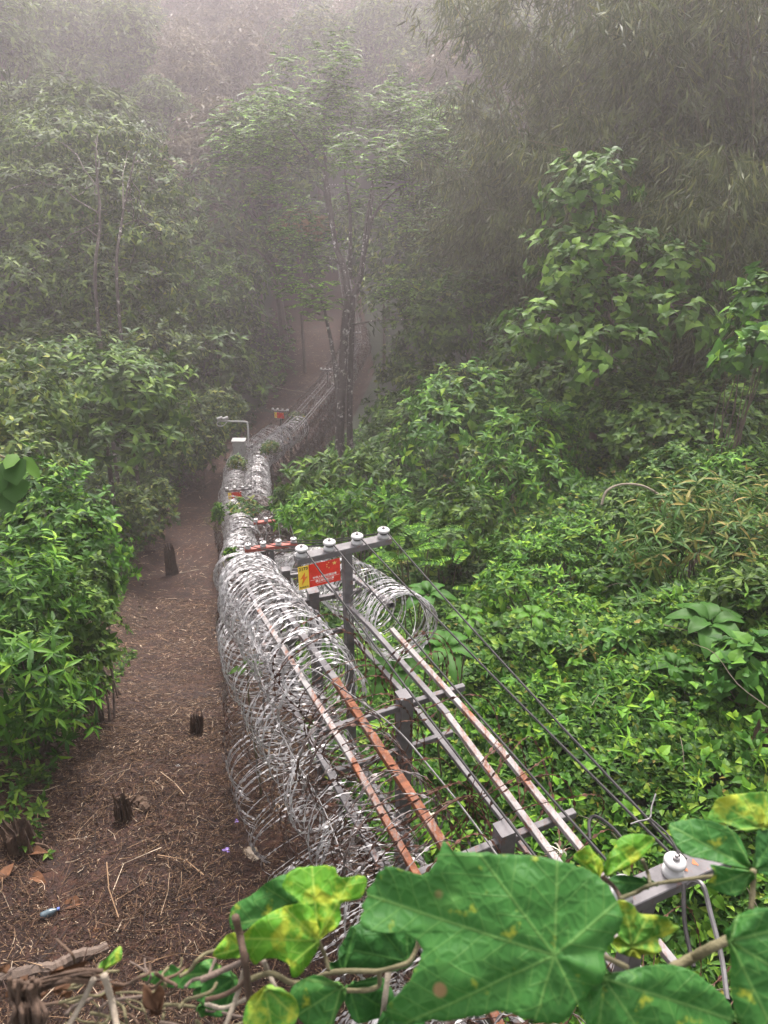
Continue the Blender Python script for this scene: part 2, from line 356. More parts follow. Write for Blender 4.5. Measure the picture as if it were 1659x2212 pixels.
def ellipsoid_pts(c, r, N, lump=.28, low=-.45, inner=.25):
    d = rvec(int(N * 2.2) + 8); d = d[d[:, 2] > low][:N]; ph = R.random(3) * 10
    k = 1 + lump * (np.sin(d[:, 0] * 5 + ph[0]) * np.sin(d[:, 1] * 5 + ph[1]) + np.sin(d[:, 2] * 7 + ph[2]) * .6 + R.normal(size=len(d)) * .25)
    k = k * np.where(R.random(len(d)) < inner, .55 + .35 * R.random(len(d)), 1)
    k = k * np.where(R.random(len(d)) < .07, 1.1 + .22 * R.random(len(d)), 1)
    return np.asarray(c) + d * k[:, None] * np.asarray(r), nrm(d / np.asarray(r) * np.mean(r) + np.array([0, 0, .55]))
def curve(p0, p1, n=6, sag=0.0, wob=0.0):
    p0 = np.asarray(p0, float); p1 = np.asarray(p1, float); tt = np.linspace(0, 1, n)[:, None]
    p = p0 + (p1 - p0) * tt; p[:, 2] += sag * 4 * (tt * (1 - tt))[:, 0]
    if wob: p[1:-1] += R.normal(size=(n - 2, 3)) * wob
    return p
def spline(pts, n=40):
    p = np.asarray(pts, float); P = np.vstack([2 * p[0] - p[1], p, 2 * p[-1] - p[-2]]); o = []
    m_ = max(2, n // (len(p) - 1))
    for i in range(1, len(P) - 2):
        tt = np.linspace(0, 1, m_, endpoint=False)[:, None]; a, b_, c, d = P[i - 1], P[i], P[i + 1], P[i + 2]
        o.append(.5 * (2 * b_ + (c - a) * tt + (2 * a - 5 * b_ + 4 * c - d) * tt ** 2 + (3 * b_ - a - 3 * c + d) * tt ** 3))
    return np.vstack(o + [p[-1:]])
def shrub(name, label, cat, lobes, leaf, mat, dens=1.0, k=7, L=.15, W=.42, shape='ovate', droop=.3, group=None, stems=6, base=None, trunk=None, bark=None, stemr=.02, spread=.75, low=-.45, stemlen=.5, inner=.25):
    """a shrub or tree: leaf shoots over several rounded lobes; stems or a trunk that carry them"""
    lobes = [(np.asarray(c, float), np.broadcast_to(np.asarray(r, float), (3,))) for c, r in lobes]
    if base is None:
        mc = np.mean([c for c, r in lobes], 0); base = np.array([mc[0], mc[1], gz(mc[0], mc[1])])
    base = np.asarray(base, float)
    root = thing(name, label, cat, base, group)
    b = MB()
    for c, r in lobes:
        area = 4 * np.pi * np.mean(r) ** 2 * .75; N = int(dens * area / (L * L * 1.5)) + 6
        p, d = ellipsoid_pts(c, r, N, low=low, inner=inner); shoots(b, p, d, k, L, W, shape, droop, spread, stemlen=stemlen)
    b.build('crown' if trunk is not None else 'foliage', mat, root, base)
    s = MB()
    if trunk is not None:
        tp = spline(trunk, 24); rr = np.linspace(trunk_r(trunk), trunk_r(trunk) * .35, len(tp)); s.tube(tp, rr, 9)
        for c, r in lobes:
            i = int(len(tp) * (.55 + .4 * R.random())); i = min(i, len(tp) - 1); q = curve(tp[i], c, 7, .1 * np.linalg.norm(c - tp[i]), .08 * np.mean(r)); s.tube(q, np.linspace(rr[i] * .6, .015, 7), 6)
            for _ in range(4):
                e = c + rvec(1)[0] * r * .8; s.tube(curve(q[-2], e, 5, 0, .06), np.linspace(.03, .008, 5), 5)
    else:
        for c, r in lobes:
            for _ in range(stems):
                dd = rvec(1)[0]; dd[2] = abs(dd[2]) * .6; e = c + dd * r * .9; bb = base + np.array([R.normal() * .25 * r[0], R.normal() * .25 * r[1], 0]); bb[2] = gz(bb[0], bb[1]) - .05
                s.tube(curve(bb, e, 7, 0, .05 * np.mean(r)), np.linspace(stemr, stemr * .3, 7), 5)
    s.build('trunk' if trunk is not None else 'stem', bark or BARK, root, base)
    return root
_TR = {}
def trunk_r(t): return _TR.get(id(t), .12)

# ------------------------------------------------------------------ the fence: posts, arms, rails (one welded thing)
fence = thing('border_fence', 'long galvanised steel fence of capped posts, crossarms and rusty rails running downhill', 'fence', FPT(3.08, 0.0, -HF))
FL = np.array(fence.location)
post_y = [.3, 1.6, 3.08, 4.32, 6.27, 8.4, 10.6, 13.0, 15.4, 18.0, 20.6, 23.3, 26.0, 28.7, 31.4, 34.2, 37.0, 40, 43, 46, 49, 52, 55, 58, 61, 64, 67, 70, 73, 76, 79, 82]
for y in post_y:
    c = FPT(y, 0.0); n = fn(np.float64(y)); g = gz(c[0], c[1]) - .25
    b = MB(); b.beam((c[0], c[1], g), c + [0, 0, .075], .10, .10, n); b.beam(c + [0, 0, .075], c + [0, 0, .083], .108, .108, n); b.build('post', GALV, fence, FL)
    b = MB(); b.beam(c - n * .64 - [0, 0, .03], c - n * .051 - [0, 0, .03], .045, .05); b.beam(c + n * .051 - [0, 0, .03], c + n * .50 - [0, 0, .03], .045, .05); b.build('crossarm', GALV, fence, FL)
    b = MB(); b.beam(c - n * .55 - [0, 0, .46], c - n * .051 - [0, 0, .46], .04, .045); b.beam(c + n * .051 - [0, 0, .46], c + n * .42 - [0, 0, .46], .04, .045); b.build('crossarm', GALV, fence, FL)
def rail(ya, yb, u, dz, mat, lab=None, ua=None, wd=.042, hollow=False):
    k = max(2, int(abs(yb - ya) / 1.2) + 1); yy = np.linspace(ya, yb, k); uu = np.linspace(u, u if ua is None else ua, k); p = FPT(yy, uu, dz)
    b = MB()
    for i in range(k - 1): b.beam(p[i], p[i + 1] + (p[i + 1] - p[i]) * .004, wd, wd * .9, ch=.003, hollow=hollow and i == k - 2)
    o = b.build('rail', mat, fence, FL)
    if lab: o['label'] = lab
rail(4.05, .3, -.58, .022, RAILO, 'mostly rusty outer left rail near the camera', -.60)
rail(6.3, 3.9, -.57, .030, RAILW, 'whitish outer left rail starting to rust', -.585)
rail(4.75, .4, -.36, .024, RAILO, 'orange rusty inner left rail', -.36, .055)
rail(6.2, 4.72, -.35, .022, GALV, None, -.36, .055)
rail(4.1, .6, .20, .022, RAILW, 'bent inner right rail with rust', .13)
rail(6.6, 4.06, .22, .024, GALV, None, .20)
rail(5.2, .5, .35, .024, RAILW, 'outer right rail streaked with rust', .34)
rail(8.4, 5.45, .45, .12, GALV, 'open ended rail running through the right coil', .47, .05, True)
for a, c_ in ((6.3, 18), (18, 31.4), (31.4, 46.6), (46.6, 60), (60, 82)):
    for u in (-.55, -.30, .25, .42): rail(c_, a, u, .022, GALV)
rail(6.3, .5, -.60, -.44, GALV); rail(6.3, .5, .30, -.44, GALV); rail(6.3, 1, -.06, -1.2, GALV); rail(6.3, 1, -.06, -1.9, GALV)

# ------------------------------------------------------------------ electric posts with insulators
INS = [(.022, 0), (.05, 0), (.056, .006), (.056, .022), (.05, .030), (.034, .036), (.030, .046), (.034, .056), (.05, .060), (.058, .068), (.058, .078), (.052, .086), (.03, .091), (.012, .092)]
def insulator_mb(u, k=1.0): b = MB(); b.lathe([(r_ * k, z_) for r_, z_ in INS], (u, 0, .0), 24); return b
def bolt_mb(u): b = MB(); b.lathe([(.016, .0915), (.016, .104), (.012, .106)], (u, 0, 0), 6); b.lathe([(.007, .106), (.007, .116)], (u, 0, 0), 8); return b
def electric_post(label, us, half, z0, red=False, cx=0.0, ik=1.0):
    root = thing('electric_post', label, 'electric post', (0, 0, 0), 'insulator posts along the fence')
    b = MB(); b.beam((cx, 0, z0), (cx, 0, -.060), .08, .08, (0, 1, 0)); b.build('post', GALV, root)
    b = MB(); b.beam((-half, 0, -.03), (half, 0, -.03), .115, .060, hollow=True); b.build('crossbar', RED if red else GALV, root)
    for u in us:
        i = insulator_mb(u, ik).build('insulator', PORC, root, smooth=True)
        bolt_mb(u).build('bolt', BOLT, i)
    return root
P = []   # (location, heading, insulator offsets)
def pplace(root, loc, y=None):
    n = fn(np.float64(loc[1] if y is None else y)); root.location = tuple(loc); root.rotation_euler = (0, 0, math.atan2(n[1], n[0])); return root
US = [-.40, -.135, .135, .40]
p0 = at(1398, 1912, 3.25); r0 = electric_post('nearest insulator post, crossbar with rust marks half hidden by vine leaves', [-.40, -.135, .137], .43, -3.2, ik=.82)
b = MB()
for (cx_, w_, h_) in ((.20, .030, .034), (.262, .02, .03), (.33, .028, .028)):
    th = np.linspace(0, 2 * np.pi, 15)[:-1]; rr = 1 + .35 * np.sin(th * 3 + cx_ * 90); b.add(np.stack([cx_ + w_ * .5 * rr * np.cos(th), h_ * .5 * rr * np.sin(th), np.full(14, .0015)], 1), np.arange(14), [14])
b.build('rust_mark', plain('rust blot', (.33, .12, .06), .9, .2, .3), r0)
pplace(r0, p0)
p1 = at(742, 1180, 7.0); r1 = pplace(electric_post('tall grey insulator post carrying the large red and yellow warning sign', US, .46, -3.3, cx=.03), p1, 5.2)
pts = [(p0, r0, [-.40, -.135, .137, .137]), (p1, r1, US)]
for px, py, d, lab, red in ((585, 1178, 13.5, 'insulator post with red oxide crossbar just beyond the signed post', True), (586, 1124, 20.0, 'insulator post with reddish crossbar third down the fence', True), (515, 1056, 27, 'insulator post beyond a vine clump, with small red sign', False),
        (524, 963, 34, 'insulator post beside the white junction box and lamp arm', False), (605, 886, 40, 'insulator post at the fence bend with dark red sign', False), (707, 798, 47, 'insulator post half hidden by the trunk of the tall tree', False), (766, 718, 56, 'insulator post standing right of the tall tree trunk', False), (721, 399, 76, 'insulator post far up the misty slope', False)):
    l = at(px, py, d); g = gz(l[0], l[1]); r_ = pplace(electric_post(lab, US, .46, g - l[2] - .2, red), l); pts.append((l, r_, US))
bpy.context.view_layer.update()
# four long wires strung over the insulators
for k in range(4):
    b = MB(); prev = None
    for (l, r_, uu) in pts:
        q = np.array(r_.matrix_world @ Vector((uu[k] + (.034 if k != 9 else 0), 0, .046)))
        if prev is not None: b.tube(curve(prev, q, 14, -.006 * np.linalg.norm(q - prev)), (.0075 if np.linalg.norm(q) < 8 else .009), 6)
        else:
            if k == 3: q = q + np.array([.03, .02, 0])
        prev = q
    l, r_, uu = pts[1]; ring = np.array([[uu[k] + .036 * math.cos(a), .036 * math.sin(a), .046] for a in np.linspace(0, 6.28, 17)])
    b.tube([np.array(r_.matrix_world @ Vector(v)) for v in ring], .005, 5)
    tag(b.build('electric_wire', WIRE), ['dark electric wire tied to the first insulator left of the sign post', 'dark electric wire passing over the red sign on the second insulator', 'dark electric wire on the third insulator, right above the sign post', 'dark electric wire on the outermost insulator above the green slope'][k], 'wire', 'electric wires on the insulators')

# ------------------------------------------------------------------ warning signs
def text(body, size, mat, parent, loc, name='lettering', bold=0.0):
    cu = bpy.data.curves.new(name, 'FONT'); cu.body = body; cu.size = size; cu.align_x = 'CENTER'; cu.align_y = 'CENTER'; cu.offset = bold; cu.resolution_u = 2; cu.extrude = .0006
    o = bpy.data.objects.new('tmp', cu); COL.objects.link(o); bpy.context.view_layer.update()
    me = bpy.data.meshes.new_from_object(o.evaluated_get(bpy.context.evaluated_depsgraph_get())); bpy.data.objects.remove(o)
    me.materials.clear(); me.materials.append(mat); r_ = bpy.data.objects.new(name, me); COL.objects.link(r_); r_.parent = parent; r_.location = loc; r_.rotation_euler = (rad(90), 0, 0)
    return r_
def star(b, cx, cz, r, y, rot=0.0):
    th = np.arange(10) * np.pi / 5 + np.pi / 2 + rot; rr = np.where(np.arange(10) % 2 == 0, r, r * .4); v = np.stack([cx + rr * np.cos(th), np.full(10, y), cz + rr * np.sin(th)], 1)
    v = np.vstack([v, [[cx, y - .0004, cz]]]); q = []
    for i in range(10): q += [i, (i + 1) % 10, 10]
    b.add(v, q, [3] * 10)
def sign(label, small=False):
    root = thing('warning_sign', label, 'sign', (0, 0, 0), 'warning signs on the fence')
    b = MB(); b.beam((-.20, 0, 0), (-.101, 0, 0), .004, .24, ch=.001); b.build('yellow_panel', SIGNY, root)
    b = MB(); b.beam((-.101, 0, 0), (.20, 0, 0), .004, .24, ch=.001); b.build('red_panel', SIGNR, root)
    b = MB(); v = [(-.135, .06), (-.185, -.012), (-.158, -.006), (-.172, -.075), (-.112, .010), (-.14, .006)]
    b.add([(x, -.0035, z) for x, z in v], [0, 1, 2, 5, 2, 3, 4, 5], [4, 4]); b.build('lightning_bolt', SIGNO, root)
    b = MB(); star(b, .145, .083, .024, -.0035)
    for x, z in ((.09, .10), (.072, .083), (.072, .06), (.092, .045)): star(b, x, z, .009, -.0035, .4)
    b.build('star', SIGNG, root)
    if not small:
        text('2173', .043, SIGNK, root, (-.15, -.003, .092), bold=.0012)
        text('\u6709\u7535\u5371\u9669', .021, SIGNK, root, (-.15, -.003, -.10))
        text('\u4e2d\u534e\u4eba\u6c11\u5171\u548c\u56fd\u8fb9\u5883', .0255, SIGNW, root, (.048, -.003, -.028), bold=.0004)
        text('\u7981\u6b62\u975e\u6cd5\u51fa\u5165\u5883', .0255, SIGNW, root, (.048, -.003, -.070), bold=.0004)
        b = MB()
        for x0, x1, z in ((-.09, .19, -.048), (-.03, .13, -.09)): b.beam((x0, -.0034, z), (x1, -.0034, z), .001, .0022, ch=.0001)
        b.build('underline', SIGNW, root)
    return root
def place_sign(s_, px, py, d, y, tilt=0.0, sc=1.0):
    l = at(px, py, d); n = fn(np.float64(y)); s_.location = tuple(l); s_.rotation_euler = (0, 0, math.atan2(n[1], n[0])); s_.scale = (sc,) * 3
s1 = sign('large red and yellow warning sign numbered 2173 below the near crossbar'); place_sign(s1, 690, 1240, 6.93, 5.2)
s2 = sign('small red sign on the fifth insulator post above white razor coils', True); place_sign(s2, 507, 1071, 26.9, 24, sc=1.15)
s3 = sign('dark red sign on the post where the fence bends', True); place_sign(s3, 603, 897, 39.9, 36, sc=1.3)

# ------------------------------------------------------------------ junction box and lamp arm
l5 = np.array(pts[5][0]); 
jb = thing('junction_box', 'white junction box mounted on a fence post under the lamp arm', 'box', at(517, 966, 33.8))
b = MB(); b.beam((0, 0, -.32), (0, 0, .30), .52, .34, (0, 1, 0), ch=.02); b.build('cabinet', WHITE, jb)
b = MB(); b.beam((-.30, 0, .34), (.30, 0, .34), .42, .06, ch=.015); b.build('lid', WHITE, jb)
b = MB(); b.beam((.10, -.18, -.05), (.14, -.18, -.05), .02, .12, ch=.003); b.build('latch', BOLT, jb)
la = thing('lamp_arm', 'thin pale bent pole with two small white cameras reaching over the path', 'camera pole', at(536, 985, 34.2))
o_ = np.array(la.location); pl = [at(536, 985, 34.2), at(536, 940, 34.2), at(534.5, 917, 34.2), at(530, 911, 34.2), at(500, 910, 34.2), at(474, 909, 34.2)]
b = MB(); b.tube(spline(pl, 40), .04, 8); b.build('pole', WHITE, la, o_)
for px in (475, 487):
    q = at(px, 904, 34.2); b = MB(); b.beam(q - [.12, .1, 0], q + [.1, .02, .04], .13, .13, ch=.03); cb = b.build('camera_body', WHITE, la, o_)
    b = MB(); b.lathe([(.05, 0), (.06, .02), (.05, .05)], q - [.02, .13, .03], 12); b.build('lens', WIRE, cb)
b = MB(); b.tube(spline([at(474, 909, 34.2), at(468, 914, 34.2), at(472, 920, 34.2), at(482, 919, 34.2), at(490, 911, 34.2)], 30), .022, 6); b.build('cable_loop', WHITE, la, o_)

# ------------------------------------------------------------------ razor wire coils, each a thing
def coil(label, ya, yb, u, dz, r, pitch, mat, from_ground=False, seg=26, wr=.0030, barb=.075, bl=.025, bw=.0105, jitter=.16, bunch=.6, group='razor wire coils on the fence', u2=None, sag=0.0):
    yy = np.linspace(ya, yb, 60); uu = np.linspace(u, u if u2 is None else u2, 60); c = FPT(yy, uu, dz)
    if from_ground: c[:, 2] = ground(c[:, 0], c[:, 1]) + r * .92
    c[:, 2] += np.sin(yy * 2.1 + u * 7) * .03 - sag * np.sin((yy - ya) / (yb - ya) * np.pi)
    s_ = np.concatenate([[0], np.cumsum(np.linalg.norm(np.diff(c, axis=0), axis=1))]); T = s_[-1]
    nl = int(T / pitch); ph = np.arange(nl * seg + 1) * 2 * np.pi / seg; base = ph / (2 * np.pi) * pitch; f1, f2 = R.random(2) * 6
    base = base + bunch * pitch * (np.sin(ph * .13 + f1) * 1.3 + np.sin(ph * .29 + f2) * .8)
    wv = lambda per, a: a * np.interp(ph / (2 * np.pi) * per, np.arange(int(nl * per) + 3), R.normal(size=int(nl * per) + 3))
    base = base + wv(1, .35 * pitch) + (wv(.5, .9 * pitch)) * np.cos(ph + f1) 
    base = np.clip(base, 0, T); rr = r * (1 + wv(2.3, jitter * .4) + wv(.6, jitter * .35))
    C = np.stack([np.interp(base, s_, c[:, k]) for k in range(3)], 1); C[:, 0] += wv(.8, jitter * .12); C[:, 2] += wv(.8, jitter * .12)
    tg = np.stack([np.interp(base, s_, np.gradient(c[:, k], s_)) for k in range(3)], 1); tg = nrm(tg); a = nrm(np.cross(tg, [0, 0, 1.])); e = np.cross(a, tg)
    pth = C + rr[:, None] * (a * np.cos(ph)[:, None] + e * np.sin(ph)[:, None]) + tg * (rr * .18 * np.sin(ph * 2 + f2))[:, None]
    b = MB(); b.tube(pth, wr, 4)
    d = np.concatenate([[0], np.cumsum(np.linalg.norm(np.diff(pth, axis=0), axis=1))]); q = np.arange(.02, d[-1], barb); q = q + R.normal(size=len(q)) * .004
    p = np.stack([np.interp(q, d, pth[:, k]) for k in range(3)], 1); t2 = np.stack([np.interp(q, d, np.gradient(pth[:, k], d)) for k in range(3)], 1); t2 = nrm(t2)
    s2_ = nrm(np.cross(t2, rvec(len(p)))); n2_ = np.cross(t2, s2_)
    V = np.stack([p - t2 * bl, p - t2 * bl * .3 + s2_ * bw, p + t2 * bl * .3 + s2_ * bw * .9, p + t2 * bl, p + t2 * bl * .3 - s2_ * bw * .9, p - t2 * bl * .3 - s2_ * bw], 1) + (n2_ * wr * .3)[:, None]
    b.tile(V, [(0, 1, 2, 3, 4, 5)])
    loc = c[0]
    return tag(b.build('razor_wire_coil', mat, None, loc), label, 'razor wire', group)
BIGB = dict(bl=.027, bw=.011, wr=.0031)
coil('tangled galvanised coil around the left rails nearest the vine leaves', 1.2, 4.4, -.56, -.06, .35, .11, RAZM)
coil('rusty brown coil looping around the orange inner left rail', 1.2, 5.2, -.36, -.08, .34, .14, RAZR, jitter=.2)
coil('sparse rusty coil with wide loops over the right rails', 1.0, 4.9, .30, -.06, .27, .20, RAZR, jitter=.3, bunch=1.2)
coil('bright grey coil hanging halfway down the left face near the camera', 1.5, 5.6, -.56, -.75, .35, .105, RAZ, jitter=.08, **BIGB)
coil('grey coil below the rails between near posts', 1.2, 5.2, -.50, -1.35, .32, .24, RAZM)
coil('grey coil wedged between the left face and the ground coil', 1.8, 6.4, -.52, -1.5, .34, .18, RAZM, **BIGB)
coil('rust flecked coil woven through the left face under the orange rail', 1.3, 5.4, -.46, -.42, .36, .22, RAZM, jitter=.22, **BIGB)
coil('bare coil resting on the brown path beside plastic litter', 2.4, 6.6, -.66, 0, .36, .085, RAZ, True, jitter=.06, bunch=.9, **BIGB)
coil('bright white dense coil bulging at the crest left of the red sign', 4.6, 8.2, -.50, -.08, .36, .085, RAZ, jitter=.07, bunch=.5, **BIGB)
coil('loose white coil overlapping the inner left rail behind the signed post', 4.9, 7.8, -.36, -.16, .30, .12, RAZ, jitter=.10, **BIGB)
coil('open ended white coil right of the signed post above large leaves', 5.35, 8.6, .52, -.10, .31, .11, RAZ, jitter=.03, bunch=.25, bl=.026, bw=.0095, wr=.0034)
coil('tight bundle of loops closing the white coil right of the signed post', 5.28, 5.56, .52, -.10, .31, .022, RAZ, jitter=.05, bunch=.2, bl=.026, bw=.0095, wr=.0034)
coil('white coil on the left face just below the crest', 5.0, 8.6, -.58, -.75, .34, .11, RAZ, jitter=.08, **BIGB)
coil('grey coil on the ground left of the crest', 6.5, 10.4, -.66, 0, .34, .12, RAZM, True)
coil('white left coil where the fence drops behind the signed post', 8.0, 12.4, -.46, -.08, .35, .10, RAZ, **BIGB)
coil('white right coil behind the signed post', 8.4, 12.6, .40, -.08, .33, .085, RAZ)
coil('left side coil under the crossarm with red oxide', 8.4, 13.5, -.58, -.8, .36, .1, RAZM)
FARB = dict(wr=.007, barb=.11, bl=.045, bw=.02, seg=20)
coil('pale left coil between two red crossbars', 12.2, 18.2, -.55, -.05, .40, .10, RAZ, **FARB)
coil('dull right coil between two red crossbars', 12.4, 18.4, .40, -.05, .36, .13, RAZD, **FARB)
coil('left face coil below the second red crossbar', 12.8, 18.4, -.6, -.8, .40, .14, RAZM, **FARB)
coil('pale left coil below the hanging vine clump', 18, 24.2, -.44, -.05, .48, .10, RAZ, **FARB)
coil('brownish right coil near the hanging vine clump', 18, 24.4, .42, -.05, .46, .10, RAZM, **FARB)
coil('left face coil under the hanging vine clump', 18, 24.6, -.72, -.85, .44, .16, RAZM, **FARB)
coil('whitish left coil under the small red sign', 24, 31.2, -.42, -.05, .49, .10, RAZ, **FARB)
coil('whitish right coil under the small red sign', 24, 31.4, .42, -.05, .49, .10, RAZ, **FARB)
coil('right face dark coil behind the small sign', 24, 31.6, .62, -.95, .50, .12, RAZD, **FARB)
coil('left face coil behind the small sign', 24, 31.6, -.62, -.95, .46, .2, RAZM, **FARB)
coil('pale right coil arching past the junction box', 31.2, 37.4, .42, .05, .52, .12, RAZ, **FARB)
coil('pale left coil beside the junction box', 31.2, 36, -.40, 0, .48, .12, RAZ, **FARB)
coil('dark coil halfway down the right face at the bend', 31, 39, .58, -.95, .55, .10, RAZD, **FARB)
coil('lowest dark coil on the right face at the bend', 31, 39, .62, -1.9, .55, .11, RAZD, **FARB)
coil('dark upper coil running towards the tall tree', 38.5, 47.2, .42, -.05, .50, .13, RAZM, **FARB)
coil('dark middle coil running towards the tall tree', 38.5, 47.2, .58, -1.0, .55, .11, RAZD, **FARB)
coil('lowest coil running towards the tall tree', 38.5, 47.2, .62, -1.95, .55, .12, RAZD, **FARB)
coil('faint left coil climbing beyond the dark red sign', 37.5, 47.2, -.40, -.05, .46, .14, RAZD, **FARB)
coil('pale misty coil heap behind the tall tree trunk', 47, 58, .35, -.4, .7, .18, RAZM, wr=.012, barb=.16, bl=.06, bw=.03, seg=20)
coil('pale misty coil left of the tall tree trunk', 47, 57, -.5, -.4, .6, .22, RAZM, wr=.012, barb=.16, bl=.06, bw=.03, seg=20)
coil('thin far coil climbing the misty slope', 58, 82, 0, -.1, .6, .5, RAZD, wr=.012, barb=.2, bl=.06, bw=.03, seg=18)

# loose strands and ties on the fence
def strand(label, pxs, r_, mat, name='loose_wire', cat='wire'):
    p = spline([at(*q) for q in pxs], 60); b = MB(); b.tube(p, r_, 6); return tag(b.build(name, mat), label, cat)
strand('black loose cable sagging across the left rails from the white coil', [(548, 1360, 7.0), (560, 1420, 6.5), (600, 1435, 6.2), (668, 1444, 5.9), (735, 1485, 5.7), (850, 1570, 5.2), (930, 1660, 4.9), (1010, 1760, 4.6), (1075, 1850, 4.3)], .006, WIREG)
strand('thin straight strand hanging down the left face to the ground coils', [(538, 1385, 7.0), (560, 1460, 6.6), (620, 1610, 5.7), (690, 1730, 5.2), (740, 1850, 4.8)], .0045, WIREG)
strand('black cable loop beside the nearest right rail', [(1275, 1815, 3.5), (1274, 1775, 3.6), (1290, 1765, 3.6), (1330, 1795, 3.5), (1372, 1850, 3.3)], .008, WIRE, 'cable_loop', 'cable')
strand('pale jumper wire joining the two outer electric wires', [(1417, 1716, 3.75), (1408, 1745, 3.6), (1404, 1768, 3.5), (1380, 1775, 3.5), (1363, 1781, 3.5)], .004, WIREG, 'jumper_wire')
strand('thin dark lead running from the jumper to the nearest insulator', [(1404, 1768, 3.5), (1440, 1800, 3.4), (1460, 1830, 3.3), (1468, 1850, 3.25)], .005, WIRE, 'jumper_wire')
strand('thick grey cable hanging from the nearest crossbar', [(1488, 1912, 3.2), (1500, 1903, 3.15), (1520, 1915, 3.1), (1535, 1970, 3.05), (1560, 2070, 2.95), (1572, 2160, 2.85)], .010, WIREG, 'hanging_cable', 'cable')
strand('dark cable hanging straight from the nearest crossbar', [(1478, 1912, 3.2), (1478, 1960, 3.15), (1482, 2010, 3.1), (1500, 2090, 3.0)], .009, WIRE, 'hanging_cable', 'cable')
def ribbon(label, px, py, d, sc):
    c = at(px, py, d); b = MB()
    for i in range(9):
        a = rvec(1)[0]; a[2] *= .5; L_ = sc * (.6 + .8 * R.random()); tt = np.linspace(0, 1, 9); sd_ = nrm(np.cross(a, rvec(1)[0])); pth = c + a * (tt * L_)[:, None] + np.array([0, 0, 1]) * (sc * .25 * np.sin(tt * 3) - sc * .3 * tt * tt)[:, None] + rvec(9) * sc * .03
        wd = sc * .14 * (1 - .3 * tt); V = np.concatenate([pth + sd_ * wd[:, None], pth - sd_ * wd[:, None]]); q = []
        for k in range(8): q += [k, k + 1, 10 + k, 9 + k]
        b.add(V, q, [4] * 8)
    b.lathe([(.01, -.01), (sc * .22, 0), (sc * .2, sc * .12), (.01, sc * .16)], c, 9)
    tag(b.build('cloth_tie', CLOTH), label, 'cloth', 'cloth ties on the rails')
ribbon('dirty white cloth knotted on the orange inner left rail', 932, 1772, 4.75, .09)
ribbon('small white cloth knotted on the outer right rail by the leaves', 1212, 1842, 4.0, .06)

# ------------------------------------------------------------------ litter of twigs and straw on the cleared strip
m, t, b, out = newmat('twig litter'); g = t.nodes.new('ShaderNodeNewGeometry')
c = ramp(t, g.outputs['Random Per Island'], [(0, (.010, .0045, .0025)), (.4, (.032, .014, .007)), (.74, (.080, .040, .020)), (.93, (.19, .115, .062)), (1, (.38, .30, .22))])
t.links.new(c, b.inputs['Base Color']); b.inputs['Roughness'].default_value = .9; LITT = m
b = MB()
def twigs(N, ya, yb, La, Lb, wd, ua=-3.7, ub=1.0, lift=.05):
    y = ya + (yb - ya) * R.random(N) ** 1.3; u = ua + (ub - ua) * R.random(N); x = fx(y) + u; a = R.random(N) * 6.28; L_ = La + (Lb - La) * R.random(N) ** 2
    dx = np.cos(a) * L_ / 2; dy = np.sin(a) * L_ / 2; bend = R.normal(size=N) * .15 * L_; h0 = lift * R.random(N) ** 2; h1 = lift * R.random(N) ** 2; wv = wd * (.5 + R.random(N))
    def pt(k, s_):
        xx = x + dx * k - np.sin(a) * (bend * (1 - k * k) + s_ * wv); yy = y + dy * k + np.cos(a) * (bend * (1 - k * k) + s_ * wv)
        return np.stack([xx, yy, ground(xx, yy) + .03 + h0 * (1 - k) / 2 + h1 * (1 + k) / 2 + .006 * (s_ == 0)], 1)
    V = np.stack([pt(-1, -.5), pt(-1, .5), pt(0, -.5), pt(0, 0), pt(0, .5), pt(1, -.5), pt(1, .5)], 1)
    b.tile(V, [(0, 2, 3), (0, 3, 1), (1, 3, 4), (2, 5, 3), (3, 5, 6), (3, 6, 4)])
twigs(70000, 3.0, 8.5, .025, .11, .005); twigs(3500, 3.0, 10, .08, .28, .0045, lift=.10); twigs(46000, 7, 20, .04, .17, .009, -4.5); twigs(15000, 14, 62, .10, .4, .022, -5.2); twigs(450, 3.2, 9, .2, .7, .007, -3.9, -1.6, .15)
tag(b.build('twig_litter', LITT), 'carpet of dry twigs, straw and wood chips over the cleared strip', 'litter', kind='stuff')

